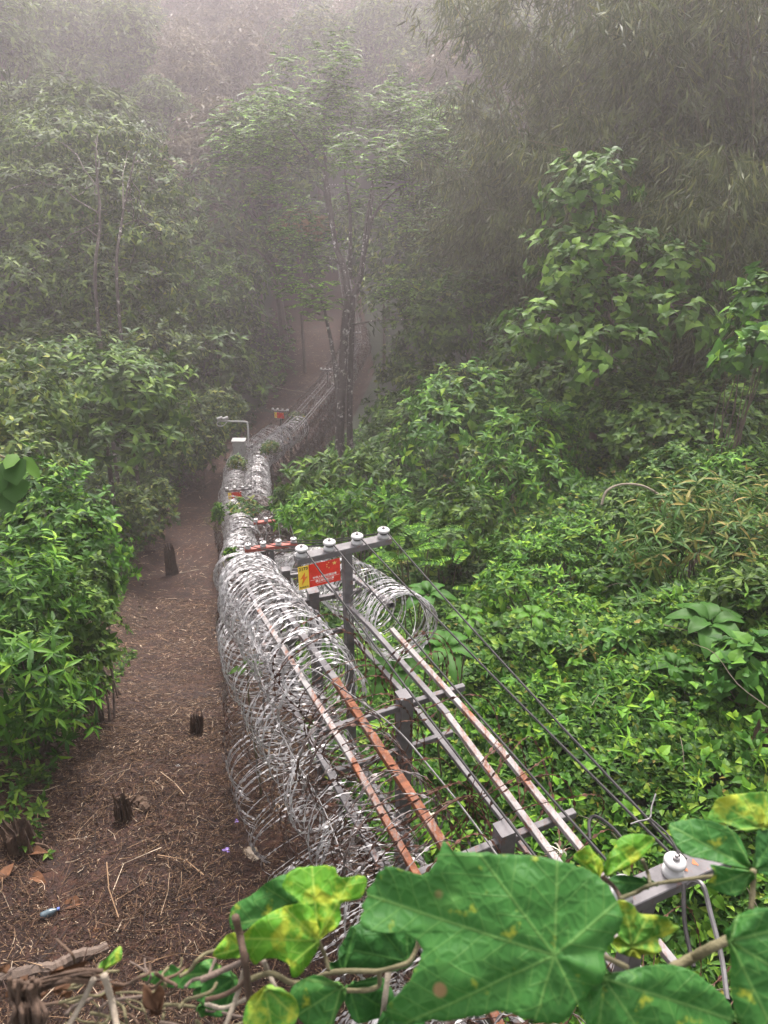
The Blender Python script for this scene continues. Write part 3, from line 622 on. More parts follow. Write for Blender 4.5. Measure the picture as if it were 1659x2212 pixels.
def onpath(px, py):
    """where the view through (px, py) meets the ground"""
    d = 2.0
    for _ in range(4000):
        q = at(px, py, d)
        if q[2] <= gz(q[0], q[1]): break
        d += .02
    return q, d
def stump(label, px, py, r_, h, tilt=(0, 0), mat=WOODR):
    q, d = onpath(px, py); root = thing('tree_stump', label, 'stump', q); b = MB()
    n, m_ = 9, 40; zz = np.linspace(-.1, h, n); th = np.arange(m_) * 2 * np.pi / m_; V = []
    ridge = .10 * np.sin(th * 5 + px) + .07 * np.sin(th * 11 + 1) + .09 * R.normal(size=m_); jag = .5 * h * R.random(m_) ** 2 * (R.random(m_) < .6)
    for i, z in enumerate(zz):
        f = i / (n - 1); rr = r_ * (1.45 - .55 * f ** .5) * (1 + ridge * (1 + .5 * f)) + R.normal(size=m_) * r_ * .035
        V.append(np.stack([rr * np.cos(th) + tilt[0] * z, rr * np.sin(th) + tilt[1] * z, z + jag * max(0, f - .55) / .45], 1))
    c_ = np.array(V[-1]); V.append((c_ - c_.mean(0)) * .72 + c_.mean(0) - np.array([0, 0, h * .22])); V.append((c_ - c_.mean(0)) * .25 + c_.mean(0) - np.array([0, 0, h * .34]))
    V = np.array(V); n += 2; i = np.arange(n - 1)[:, None] * m_; j = np.arange(m_)[None]; j2 = (j + 1) % m_
    b.add(V.reshape(-1, 3), np.concatenate([np.stack([i + j, i + j2, i + m_ + j2, i + m_ + j], -1).reshape(-1), (n - 1) * m_ + np.arange(m_)]), [4] * ((n - 1) * m_) + [m_])
    b.build('stump_body', mat, root)
    b = MB()
    for a in R.random(4) * 6.28: b.tube(spline([(r_ * .8 * math.cos(a), r_ * .8 * math.sin(a), .08), (r_ * 1.7 * math.cos(a + .2), r_ * 1.7 * math.sin(a + .2), .0), (r_ * 2.3 * math.cos(a), r_ * 2.3 * math.sin(a), -.05)], 8), np.linspace(r_ * .22, .006, 9), 6)
    b.build('root', mat, root)
    return root
stump('dark upright stump in the middle of the path beside a fallen pole', 372, 1243, .16, 1.0)
stump('short mossy stump at the dark twig heap, lower left path', 270, 1775, .075, .28)
stump('wide rotten stump at the left edge of the path', 48, 1838, .12, .30)
stump('small split stump with white cups around it', 424, 1590, .07, .28, (.2, 0))
stump('brown rotten stump among the leaves at the right edge', 1648, 1680, .14, .45)
def log(label, a, c_, r_, name='fallen_branch', cat='branch', mat=WOODR, lift=.0):
    p, _ = onpath(*a); q, _ = onpath(*c_); k = 9; tt = np.linspace(0, 1, k)[:, None]; pp = p + (q - p) * tt; pp[:, 2] = ground(pp[:, 0], pp[:, 1]) + r_ * .8 + lift
    pp[1:-1] += R.normal(size=(k - 2, 3)) * r_ * .22; b = MB(); b.tube(spline(pp, 32), r_ * np.linspace(1, .65, 33) * (1 + .1 * np.sin(np.arange(33) * 2.3)), 8); tag(b.build(name, mat), label, cat)
log('short thick broken log beside the mossy stump', (292, 1740), (318, 1758), .075, 'log', 'log')
log('long dark branch across the lower path', (312, 1732), (440, 1737), .018)
log('thin pale pole lying from the dark stump towards the fence', (388, 1240), (520, 1224), .03, mat=STRAW)
log('thin fallen pole left of the dark stump', (300, 1192), (365, 1178), .03, mat=BARK)
log('pale fallen pole near the bend in the fence', (585, 832), (668, 850), .05, mat=STRAW)
log('dry weathered trunk lying along the bottom left of the path', (-20, 2125), (235, 2058), .07, 'log', 'log', BARK)
log('crooked bare branch on the upper path', (400, 1075), (455, 1040), .04, mat=BARK)
log('short log piece near the ground coil', (385, 1748), (440, 1742), .03, 'log', 'log')
log('thin stick across the dark twig heap', (85, 1680), (255, 1664), .012)
log('long thin stick at the left of the twig heap', (0, 1716), (140, 1745), .014)
def crumple(label, px, py, r_, mat, sx=1.0, cat='litter'):
    q, d = onpath(px, py); bb = bpy.data.meshes.new('litter_piece'); import bmesh
    bm = bmesh.new(); bmesh.ops.create_icosphere(bm, subdivisions=3, radius=r_)
    for v in bm.verts:
        k = 1 + .5 * (vn1(v.co.x / r_ * 1.9 + px, v.co.y / r_ * 1.9 + v.co.z / r_ * 2.3) - .5) + R.normal() * .05; v.co = Vector((v.co.x * k * sx, v.co.y * k, v.co.z * k * .55))
    bm.to_mesh(bb); bm.free(); bb.materials.append(mat); o = bpy.data.objects.new('litter_piece', bb); COL.objects.link(o); o.location = tuple(q + [0, 0, r_ * .45]); o.rotation_euler = (0, 0, R.random() * 6); tag(o, label, cat, 'litter on the path')
for px, py, r_, lab, mt in ((384, 1663, .045, 'crushed white cup, left one of three on the middle path', WHITE), (423, 1660, .04, 'white and blue scrap between two white cups', WHITE), (490, 1655, .045, 'white scrap beside the ground coil', WHITE), (435, 1576, .035, 'round white lid beside the split stump', WHITE), (414, 1592, .03, 'small white scrap below the split stump', WHITE),
        (178, 1822, .05, 'pale crumpled bag right of the wide rotten stump', WHITE), (110, 1911, .06, 'crumpled white paper on the lower left path', WHITE), (513, 1783, .045, 'purple wrapper against the ground coil', PURP), (494, 1846, .05, 'torn purple wrapper next to the tan bag', PURP), (523, 1848, .04, 'blue and white wrapper touching the tan bag', BLUE), (508, 1728, .035, 'white scrap lying inside the ground coil', WHITE), (316, 1573, .03, 'tiny white scrap near the upper left bushes', WHITE)):
    crumple(lab, px, py, r_, mt, 1.4)
crumple('crumpled tan plastic bag at the foot of the coil', 545, 1858, .085, TANP, 1.3)
q, d = onpath(88, 1988); bt = thing('plastic_bottle', 'crushed clear blue plastic bottle on the lower left path', 'bottle', q + [0, 0, .04])
b = MB(); b.lathe([(.02, 0), (.034, .006), (.036, .03), (.033, .05), (.036, .07), (.034, .10), (.015, .13), (.013, .145)], (0, 0, 0), 16); o = b.build('bottle_body', plain('blue bottle', (.06, .085, .10), .25), bt, smooth=True); o.rotation_euler = (0, rad(88), .5)
b = MB(); b.lathe([(.015, .146), (.015, .163), (.012, .165)], (0, 0, 0), 12); o = b.build('cap', BLUE, bt); o.rotation_euler = (0, rad(88), .5)
def dryleaf(label, px, py, L_):
    q, d = onpath(px, py); b = MB(); a = R.random() * 6.28; leaves(b, np.zeros((1, 3)), [[math.cos(a), math.sin(a), .35]], [[0, 0, 1.]], L_, L_ * .6, 'ovate', .5, .5)
    o = b.build('dry_leaf', DRY); o.location = tuple(q + [0, 0, .04]); tag(o, label, 'leaf', 'dry leaves on the path')
DRY = plain('dry leaf brown', (.10, .045, .022), .8, .2, .3)
dryleaf('rust brown dry leaf under the wide rotten stump', 50, 1850, .22); dryleaf('dry brown leaf above the white paper', 68, 1898, .18); dryleaf('dry brown leaf at the left picture edge', 5, 1912, .2); dryleaf('pale dry leaf left of the vine stalks', 195, 2028, .16); dryleaf('curled dry leaf beside the blue bottle', 112, 1990, .15); dryleaf('broad curled dry leaf in mid lower path', 180, 1957, .22)

# ------------------------------------------------------------------ green carpet on the right-hand slope
b = MB()
def carpet(N, ya, yb, ua, ub, L_, k, hmax=.9, gamma=1.0, shape='ovate', W_=.62, mat=0, patch=0, lift=0.0):
    y = ya + (yb - ya) * R.random(N); u = ua + (ub - ua) * R.random(N) ** gamma; x = fx(y) + u
    hh = .12 + hmax * (.6 * vn1(x * .55 + 3, y * .55) + .4 * vn3(x * 1.4, y * 1.4)) * np.clip((u - .2) / (1.5 + .12 * y), .12, 1); h = hh * np.where(R.random(N) < .7, 1, .55 + .4 * R.random(N))
    h = h + lift * R.random(N)
    if patch:
        kp = vn2(x * .45 + patch * 7, y * .45 + patch * 3) > .58; x, y, h = x[kp], y[kp], h[kp]; N = len(x)
    c_ = np.stack([x, y, ground(x, y) + h], 1); d = nrm(np.stack([R.normal(size=N) * .35, R.normal(size=N) * .35 - .18, np.ones(N)], 1)); shoots(b, c_, d, k, L_, W_, shape, .3, .8, .2, .5, mat)
carpet(20000, 2.2, 8, .05, 8, .075, 6, .6); carpet(15000, 7, 14, .4, 14, .10, 6, 1.2); carpet(12000, 13, 24, .6, 22, .15, 6, 1.7); carpet(7000, 23, 42, 1.2, 30, .22, 6, 2.0)
for q_, (ya_, yb_, ub_, sc_) in enumerate(((2.2, 8, 8, 1), (7, 15, 15, 1.35), (14, 26, 22, 1.9))):
    carpet((1300, 2600, 3800)[q_], ya_, yb_, .4, ub_, .085 * sc_, 5, .8 + .3 * q_, 1, 'heart', .85, 1, 1 + q_, .12); carpet((500, 1800, 3200)[q_], ya_, yb_, .4, ub_, .13 * sc_, 6, .8 + .3 * q_, 1, 'lance', .2, (1, 1, 2)[q_], 4 + q_, .2); carpet(4200, ya_, yb_, .4, ub_, .12 * sc_, 6, .7 + .3 * q_, 1, 'ovate', .4, 3, 8 + q_, .15)
for _ in range(160):
    y_ = 2.5 + 22 * R.random() ** 1.4; x_ = fx(y_) + .8 + 13 * R.random(); z_ = gz(x_, y_) + .35 + .5 * R.random(); a_ = rvec(1)[0]; a_[2] = .25 + .5 * abs(a_[2]); q_ = np.array([x_, y_, z_]); b.tube(spline([q_ - a_ * .3, q_ + rvec(1)[0] * .06, q_ + a_ * .35, q_ + a_ * .6 - np.array([0, 0, .12])], 9), np.linspace(.006, .002, 10), 4, 4)
tag(b.build('ground_cover', [G5, G1, G4, G2, STRAW]), 'dense low carpet of small pointed green leaves over the right slope', 'ground cover', kind='stuff')
b = MB()
def carpet_l(N, ya, yb, ua, ub, L_, k, hmax):
    y = ya + (yb - ya) * R.random(N); u = ua + (ub - ua) * R.random(N); x = fx(y) + u
    c_ = np.stack([x, y, ground(x, y) + .05 + hmax * R.random(N) * np.clip((-u - 3) / 2.0, .05, 1)], 1); d = nrm(np.stack([R.normal(size=N) * .4 + .2, R.normal(size=N) * .4, np.ones(N)], 1)); shoots(b, c_, d, k, L_, .5, 'ovate', .3, .8)
carpet_l(3500, 5, 14, -9, -3.1, .09, 6, .6); carpet_l(5500, 13, 34, -16, -4.6, .16, 6, 1.0); carpet_l(1800, 11, 36, -6.5, -4.2, .12, 6, .35); carpet_l(5000, 33, 62, -24, -4.6, .28, 6, 1.6)
tag(b.build('undergrowth', G2), 'low leafy undergrowth along the left bank of the path', 'undergrowth', kind='stuff')

# ------------------------------------------------------------------ shrubs and plants one can tell apart
def lob(px, py, d, rx, ry, rd=None):
    """a leafy lobe seen at (px, py), rx x ry across in the photograph, d metres away"""
    k = d / F; return (at(px, py, d), (rx * k, (rd if rd is not None else rx) * k, ry * k))
GS_L, GS_R = 'shrubs on the left bank', 'shrubs on the right slope'
shrub('leafy_shrub', 'bright green shrub with long narrow leaves at the lower left edge', 'shrub', [lob(40, 1480, 8.2, 110, 130), lob(-20, 1300, 9, 140, 120), lob(60, 1330, 9.2, 90, 90), lob(110, 1560, 8.6, 60, 70)], None, GL, L=.16, W=.26, shape='lance', droop=.35, k=8, dens=1.5, group=GS_L)
shrub('leafy_shrub', 'light green rounded shrub right above the narrow leaved one', 'shrub', [lob(150, 1180, 11.5, 110, 110), lob(80, 1120, 12, 110, 100), lob(180, 1260, 11, 60, 75)], None, GL, L=.13, W=.5, droop=.3, dens=1.3, group=GS_L)
shrub('leafy_shrub', 'green shrub edging the path halfway down the left side', 'shrub', [lob(185, 1370, 10.2, 65, 100), lob(150, 1480, 9.6, 65, 75), lob(190, 1280, 10.8, 52, 65)], None, G2, L=.11, W=.5, dens=1.3, group=GS_L)
shrub('leafy_shrub', 'low dark shrub beyond the rounded shrub, at the path edge', 'shrub', [lob(300, 1120, 29, 60, 45), lob(225, 1110, 28, 60, 60), lob(340, 1085, 31, 40, 40)], None, G3, L=.2, W=.5, dens=1.2, group=GS_L)
t_ = [at(234, 1080, 26.5), at(236, 1010, 26.5), at(228, 930, 26.5)]; t_[0][2] = gz(t_[0][0], t_[0][1]) - .2; _TR[id(t_)] = .11
shrub('broadleaf_tree', 'spreading small tree with drooping broad leaves and pale short trunk', 'tree', [lob(230, 840, 26, 140, 70), lob(110, 900, 25.5, 120, 80), lob(320, 880, 27, 80, 70), lob(250, 940, 25.5, 110, 40), lob(150, 800, 27, 110, 50)], None, G2, L=.38, W=.38, droop=.45, dens=1.2, k=7, base=t_[0], trunk=t_, bark=BARKL, low=-.7)
shrub('broadleaf_shrub', 'dim olive shrub at the far left under the thin trunks', 'shrub', [lob(30, 880, 20, 120, 110), lob(30, 1010, 17.5, 110, 80)], None, G3, L=.24, W=.42, droop=.4, group=GS_L)
shrub('broadleaf_shrub', 'dark shrub left of the junction box', 'shrub', [lob(400, 930, 37, 80, 60), lob(460, 900, 40, 70, 60), lob(350, 980, 34, 60, 50), lob(420, 985, 38, 50, 30)], None, G3, L=.28, W=.42, group=GS_L)
shrub('broadleaf_shrub', 'tall sunlit shrub left of the bare red slope', 'shrub', [lob(490, 710, 50, 70, 65), lob(450, 790, 47, 80, 80), lob(515, 830, 48, 50, 60), lob(400, 730, 50, 80, 90)], None, G2, L=.5, W=.42, group=GS_L)
shrub('broadleaf_shrub', 'grey green shrub below the thin trunks', 'shrub', [lob(330, 770, 42, 100, 70), lob(220, 740, 43, 110, 60), lob(90, 760, 38, 120, 60)], None, G3, L=.42, W=.42, group=GS_L)
# right
shrub('broadleaf_shrub', 'bright topped shrub with drooping oval leaves in the middle right', 'shrub', [lob(1010, 880, 26, 110, 70), lob(960, 950, 25, 100, 70), lob(1060, 940, 26, 80, 70)], None, G1, L=.32, W=.46, droop=.5, group=GS_R)
shrub('leafy_shrub', 'hazy rounded shrub behind the bright topped one', 'shrub', [lob(1020, 680, 38, 110, 90), lob(940, 730, 37, 80, 90), lob(1090, 620, 40, 80, 60)], None, G2, L=.34, W=.4, group=GS_R)
shrub('leafy_shrub', 'shrub with upright leafy shoots just right of the razor coils', 'shrub', [lob(690, 1060, 23, 70, 60), lob(770, 1040, 23, 80, 50), lob(640, 1080, 22, 40, 40)], None, G2, L=.28, W=.38, droop=.3, spread=.6, group=GS_R)
shrub('leafy_shrub', 'yellow green shrub right of the red crossbar', 'shrub', [lob(720, 1120, 18, 80, 40), lob(820, 1110, 17.5, 60, 50)], None, G1, L=.22, W=.38, droop=.25, spread=.6, group=GS_R)
shrub('leafy_shrub', 'rounded shrub with hanging green leaves above the wire span', 'shrub', [lob(1010, 1140, 15.5, 70, 70), lob(960, 1180, 15, 50, 40)], None, G2, L=.17, W=.5, droop=.5, group=GS_R)
shrub('leafy_shrub', 'fresh green shrub with star shaped shoots right of centre', 'shrub', [lob(1140, 960, 20, 90, 60), lob(1080, 1040, 18.5, 60, 40), lob(1180, 1040, 18.5, 80, 40)], None, G1, L=.26, W=.34, droop=.3, group=GS_R)
shrub('leafy_shrub', 'bush with long yellowish leaf tips at the right', 'shrub', [lob(1480, 1130, 11, 100, 80), lob(1420, 1200, 10.5, 70, 60), lob(1560, 1200, 10.5, 100, 70), lob(1600, 1110, 11.5, 90, 60)], None, G4, L=.20, W=.2, shape='lance', droop=.5, k=8, dens=1.2, group=GS_R)
shrub('leafy_shrub', 'wide vine covered thicket at the right edge below the dark bamboo', 'shrub', [lob(1500, 940, 19, 150, 90), lob(1380, 900, 20, 110, 60), lob(1600, 880, 20, 110, 80)], None, G2, L=.20, W=.55, group=GS_R)
shrub('leafy_shrub', 'low pale green thicket in the centre of the slope', 'shrub', [lob(1180, 1240, 13, 120, 50), lob(1280, 1180, 13.5, 90, 50), lob(1090, 1280, 11.5, 60, 40)], None, G1, L=.14, W=.4, droop=.3, group=GS_R)
shrub('leafy_shrub', 'dark shrub at the foot of the tall tree', 'shrub', [lob(860, 1000, 30, 80, 50), lob(900, 940, 33, 80, 70), lob(850, 900, 36, 60, 50)], None, G2, L=.3, W=.42, group=GS_R)
shrub('leafy_shrub', 'dense shrub right of the tall tree trunk', 'shrub', [lob(890, 800, 40, 70, 80), lob(950, 850, 36, 80, 70)], None, G3, L=.34, W=.42, group=GS_R)
shrub('leafy_shrub', 'shadowed thicket below the heart leaved tree', 'shrub', [lob(1200, 840, 24, 100, 60), lob(1320, 830, 23, 110, 60), lob(1130, 780, 28, 80, 70)], None, G2, L=.26, W=.5, group=GS_R)
t_ = [at(1300, 900, 21.5), at(1290, 700, 21.5), at(1285, 420, 21.5)]; t_[0][2] = gz(t_[0][0], t_[0][1]) - .2; _TR[id(t_)] = .13
shrub('heart_leaf_tree', 'slim tree with large heart shaped leaves in tiers against the bamboo', 'tree', [lob(1290, 400, 21, 80, 50), lob(1240, 450, 21, 50, 40), lob(1290, 540, 21, 110, 50), lob(1230, 610, 20.5, 60, 50), lob(1330, 660, 20.5, 90, 50), lob(1460, 600, 20, 65, 55), lob(1470, 690, 19.5, 70, 50), lob(1200, 720, 20.5, 90, 60), lob(1320, 760, 20, 90, 50)], None, GH, L=.25, W=.86, shape='heart', droop=.5, dens=.85, k=5, base=t_[0], trunk=t_, low=-.6, stemlen=1.0)
shrub('heart_leaf_shrub', 'shrub with round yellowing leaves at the right edge', 'shrub', [lob(1640, 680, 16, 60, 80), lob(1620, 780, 15.5, 60, 60)], None, G1, L=.24, W=.86, shape='heart', droop=.5, k=5, group=GS_R)
for lab, px, py, d_, rx, ry, L_, W_, mt, sh in (
    ('small bright tuft above the second wire in the middle of the slope', 1130, 1190, 14, 45, 30, .16, .3, 'G1', 'lance'), ('round dark leaved bush under the arching stalk', 1370, 1110, 14, 70, 45, .12, .6, 'G2', 'ovate'),
    ('low heart leaved creeper mound left of the yellowish bush', 1330, 1250, 11, 60, 35, .12, .85, 'G5', 'heart'), ('pale lime bush between the wires and the yellowish bush', 1230, 1310, 10.5, 65, 35, .10, .45, 'G1', 'ovate'),
    ('drooping dark bush at the right edge under the yellowish bush', 1620, 1290, 9, 80, 60, .16, .4, 'G2', 'ovate'), ('broad heart leaved mound at the right edge halfway down', 1640, 1450, 7.6, 80, 60, .13, .85, 'G9', 'heart'),
    ('olive bush with dry tips in the middle of the carpet', 1290, 1400, 9, 50, 30, .09, .4, 'G4', 'ovate'), ('fresh lime tuft at the right edge near the thicket', 1610, 1010, 15, 70, 40, .16, .3, 'G1', 'lance'),
    ('dark hollow bush left of the fern clump', 1060, 1010, 21, 60, 40, .2, .5, 'G3', 'ovate'), ('bright bush right beside the razor wall at the first bend', 650, 1110, 20, 45, 30, .2, .4, 'G1', 'ovate'),
    ('mid green bush left of the rounded hanging one', 900, 1150, 16.5, 60, 45, .18, .4, 'G2', 'ovate'), ('light leaved climber heap below the thicket at the right', 1480, 1020, 16, 90, 45, .13, .6, 'G5', 'ovate')):
    shrub('leafy_shrub', lab, 'shrub', [lob(px, py, d_, rx, ry), lob(px + rx * .7, py + ry * .3, d_ * .98, rx * .6, ry * .7), lob(px - rx * .7, py + ry * .4, d_ * .97, rx * .55, ry * .6)], None, {'G1': G1, 'G2': G2, 'G3': G3, 'G4': G4, 'G5': G5, 'G9': G9}[mt], L=L_, W=W_, shape=sh, droop=.4, group=GS_R, stems=3, stemr=.012, k=6)
def bigleaf(label, px, py, d, L_, k, mat=G9, W=.45, lift=.35):
    c = at(px, py, d); g = gz(c[0], c[1]); root = thing('broadleaf_plant', label, 'plant', (c[0], c[1], g), 'large leaved plants on the slope'); 
    b = MB(); b.tube(curve((0, 0, 0), c - np.array([c[0], c[1], g]), 6, 0, .02), np.linspace(.014, .007, 6), 6); b.build('stem', STEM, root)
    for i in range(k):
        th = i * 2.4 + px; el = lift + .35 * (i / k); ax = np.array([math.cos(th) * math.cos(el), math.sin(th) * math.cos(el), math.sin(el)]); rows = 9; tt = np.linspace(0, 1, rows); wd = L_ * W * np.sin(np.pi * tt ** .75) ** .8 * .5 + .002
        sd_ = nrm(np.cross(ax, [0, 0, 1.])); up = np.cross(sd_, ax); Lk = L_ * (1 - .35 * i / k); o0 = c - np.array([c[0], c[1], g]) - np.array([0, 0, .04 * (k - i) / k])
        V = []
        for r_, t2 in enumerate(tt):
            pc = o0 + ax * (.04 + Lk * t2) - np.array([0, 0, 1]) * Lk * .55 * t2 * t2; wv = wd[r_] * Lk / L_
            rip = .012 * math.sin(t2 * 40)
            V += [pc - sd_ * wv + up * (wv * .3 + rip), pc - sd_ * wv * .5 + up * (wv * .22 - rip), pc, pc + sd_ * wv * .5 + up * (wv * .22 - rip), pc + sd_ * wv + up * (wv * .3 + rip)]
        q = []
        for r_ in range(rows - 1):
            for s_ in range(4): q += [r_ * 5 + s_, r_ * 5 + s_ + 1, r_ * 5 + 6 + s_, r_ * 5 + 5 + s_]
        b = MB(); b.add(V, q, [4] * (rows - 1) * 4); b.build('leaf', mat, root, smooth=True)
bigleaf('plant with big pointed green leaves spread like a star at the right', 1535, 1345, 8.3, .56, 9, G9)
bigleaf('dark broad leaved plant left of the star shaped one', 1335, 1380, 8.8, .34, 8)
bigleaf('pale crinkled leafy plant just right of the white coil', 925, 1285, 8.4, .36, 9)
bigleaf('broad leaved plant behind the open ended coil', 960, 1400, 7.2, .40, 8)
bigleaf('dark drooping broad leaves under the open ended coil', 850, 1450, 7.0, .40, 8)
bigleaf('dark broad leaved plant low at the right among small leaves', 1460, 1440, 8.0, .32, 8)
bigleaf('small bright broad leaved plant by the right coil', 1010, 1330, 8.2, .26, 7, G1)
bigleaf('leafy seedling at the path edge under the left coil', 535, 1445, 7.6, .2, 5, G2)
bigleaf('bright lobed plant in the middle of the slope', 1150, 1330, 9.5, .3, 7, G1)
# fern fronds
def frond(b, p, ax, up, L_, npair, wl):
    ax = nrm(ax); sd_ = nrm(np.cross(ax, up)); up = np.cross(sd_, ax); tt = np.repeat(np.linspace(.1, 1, npair), 2); s_ = np.tile([1., -1.], npair)
    base = p + ax * (tt * L_)[:, None] - np.array([0, 0, 1]) * (.45 * L_ * tt * tt)[:, None]
    la = nrm(sd_ * s_[:, None] + ax * .55 - np.array([0, 0, .25])); LL = wl * np.sin(np.pi * (tt * .85 + .1)) + .02
    leaves(b, base, la, np.broadcast_to(up, base.shape), LL, LL * .46, 'low', .15, .1)
root = thing('fern_plant', 'clump of bright feathery fronds below the bamboo, right of centre', 'plant', at(1240, 930, 21)); o_ = at(1240, 930, 21); b = MB()
for i in range(46):
    th = R.random() * 6.28; p = o_ + np.array([R.normal() * .8, R.normal() * .6, R.normal() * .25]); frond(b, p, np.array([math.cos(th), math.sin(th), .6 + .4 * R.random()]), [0, 0, 1.], .8 + .4 * R.random(), 13, .22)
b.build('foliage', G1, root, o_)
b = MB()
for i in range(6): b.tube(curve(np.array([o_[0] + R.normal() * .4, o_[1] + R.normal() * .4, gz(o_[0], o_[1])]), o_ + rvec(1)[0] * .5, 6), .02, 5)
b.build('stem', STEM, root, o_)
root = thing('fern_plant', 'feathery yellow green fronds just right of the near crossbar', 'plant', at(900, 1190, 12.5)); o_ = at(900, 1190, 12.5); b = MB()
for i in range(30):
    th = R.random() * 6.28; p = o_ + np.array([R.normal() * .45, R.normal() * .4, R.normal() * .15]); frond(b, p, np.array([math.cos(th), math.sin(th), .5 + .4 * R.random()]), [0, 0, 1.], .4 + .25 * R.random(), 11, .11)
b.build('foliage', G1, root, o_)
b = MB()
for i in range(5): b.tube(curve(np.array([o_[0] + R.normal() * .2, o_[1] + R.normal() * .2, gz(o_[0], o_[1])]), o_ + rvec(1)[0] * .3, 6), .012, 5)
b.build('stem', STEM, root, o_)
# climbers on the fence
def clump(label, px, py, d, rx, ry, L_, mat):
    c, r_ = lob(px, py, d, rx, ry, rx); root = thing('vine_clump', label, 'vine', c, 'vine clumps on the fence'); b = MB(); p, dd = ellipsoid_pts(c, r_, 60, .45, -.9, .5); shoots(b, p, dd, 6, L_, .45, 'ovate', .4, .8); b.build('foliage', mat, root, c)
    b = MB()
    for _ in range(5):
        s0 = c + rvec(1)[0] * r_ * .5; b.tube(spline([s0, s0 + [R.normal() * .2, R.normal() * .2, -r_[2] * 1.2], s0 + [R.normal() * .3, R.normal() * .3, -r_[2] * 2.2]], 12), .012, 5)
    b.build('stem', STEM, root, c)
clump('yellow green vine clump draped over the left coil', 525, 1100, 23.5, 30, 11, .15, G4)
clump('vine clump under the junction box', 515, 1000, 31.5, 14, 9, .16, G4)
clump('vine clump on the right coil beyond the junction box', 585, 965, 34, 16, 7, .16, G4)
clump('small vine sprig on the left coil behind the red crossbar', 500, 1200, 15, 8, 12, .10, G1)
clump('vine clump on the bend beyond the dark red sign', 640, 900, 42, 16, 7, .2, G4)
clump('hanging green sprig on the coil below the crossing', 470, 1110, 22.5, 7, 16, .14, G1)
# drooping dark leaves at the left edge
root = thing('overhanging_branch', 'dark glossy round leaves hanging in from the left edge', 'branch', at(-60, 960, 4.6)); o_ = at(-60, 960, 4.6)
b = MB(); b.tube(spline([at(-60, 960, 4.6), at(0, 985, 4.6), at(40, 1000, 4.6)], 12), np.linspace(.012, .005, 13), 6); b.build('twig', STEM, root, o_)
for px, py, tx, ty, L_, W_, mt in ((30, 985, 32, 1045, .17, .75, G11), (40, 1030, 28, 1085, .16, .85, G11), (10, 1050, 22, 1105, .18, .7, G11), (50, 985, 82, 1030, .14, .35, G4), (36, 980, 10, 1010, .11, .6, G4), (5, 1000, -12, 1070, .18, .6, G11)):
    a_ = at(px, py, 4.6); e_ = at(tx, ty, 4.5); b = MB(); leaves(b, [a_], [e_ - a_], [[.1, -.8, .5]], np.linalg.norm(e_ - a_), np.linalg.norm(e_ - a_) * W_, 'round', .1, .25); b.build('leaf', mt, root, o_, smooth=True)
# arching dead stalk
b = MB(); b.tube(spline([at(1300, 1090, 12), at(1312, 1060, 12), at(1345, 1046, 12), at(1390, 1050, 12), at(1430, 1072, 12)], 30), .02, 6); tag(b.build('arching_stalk', STRAW), 'pale bare stalk arching over the right slope', 'stalk')

# ------------------------------------------------------------------ trees
# tall feathery tree right of the fence
tb = at(732, 985, 38); tb[2] = gz(tb[0], tb[1]); root = thing('feathery_tree', 'tall slender tree with forked lichen spotted trunk and feathery flat tiers of leaves', 'tree', tb)
d = 38.0; T = lambda x, y, dd=0: at(x, y, d + dd)
s = MB(); b0 = tb - [0, 0, .4]
main = spline([b0, T(735, 900), T(740, 800), T(745, 700), T(753, 640)], 30); s.tube(main, np.linspace(.25, .17, len(main)), 10)
second = spline([b0 + [.55, .2, 0], T(755, 900, .5), T(757, 800, .5), T(760, 720, .5), T(762, 640)], 30); s.tube(second, np.linspace(.17, .12, len(second)), 9)
s.build('trunk', BARKL, root, tb); s = MB()
def limb(pts_, r0_, r1_):
    p = spline([T(*q) for q in pts_], 30); s.tube(p, np.linspace(r0_, r1_, len(p)), 8); return p
limb([(753, 640), (742, 575), (725, 530), (712, 440), (700, 370), (660, 320), (620, 270, -1)], .19, .04)
limb([(725, 530), (705, 420, 1), (702, 330, 1), (700, 240, 1), (715, 190, 1), (735, 150, 1)], .12, .03)
limb([(762, 640), (778, 600), (790, 530), (805, 470), (835, 430), (880, 390)], .15, .03)
limb([(755, 600, 1), (757, 520, 1), (755, 440, 1), (745, 360, 1), (760, 260, 1)], .12, .03)
limb([(775, 610, -1), (800, 420, -1), (820, 330, -1), (850, 270, -1)], .09, .02)
limb([(742, 575), (710, 555, -1), (675, 552, -2)], .07, .02)
limb([(735, 900), (722, 780), (705, 690), (690, 640), (650, 590)], .14, .03)
limb([(790, 530), (830, 300, 2), (900, 230, 2)], .07, .02)
limb([(760, 700), (830, 690, -1), (890, 690, -2)], .06, .01)
s.build('branch', BARKP, root, tb)
def tier(px, py, rx, ry, n, dd=0.0):
    c, r_ = lob(px, py, d + dd, rx, ry, rx); a = R.random(n) * 6.28; q = np.sqrt(R.random(n)); p = c + np.stack([r_[0] * q * np.cos(a), r_[1] * q * np.sin(a), r_[2] * (R.normal(size=n) * .45 - q * q * .6)], 1); return p
b = MB()
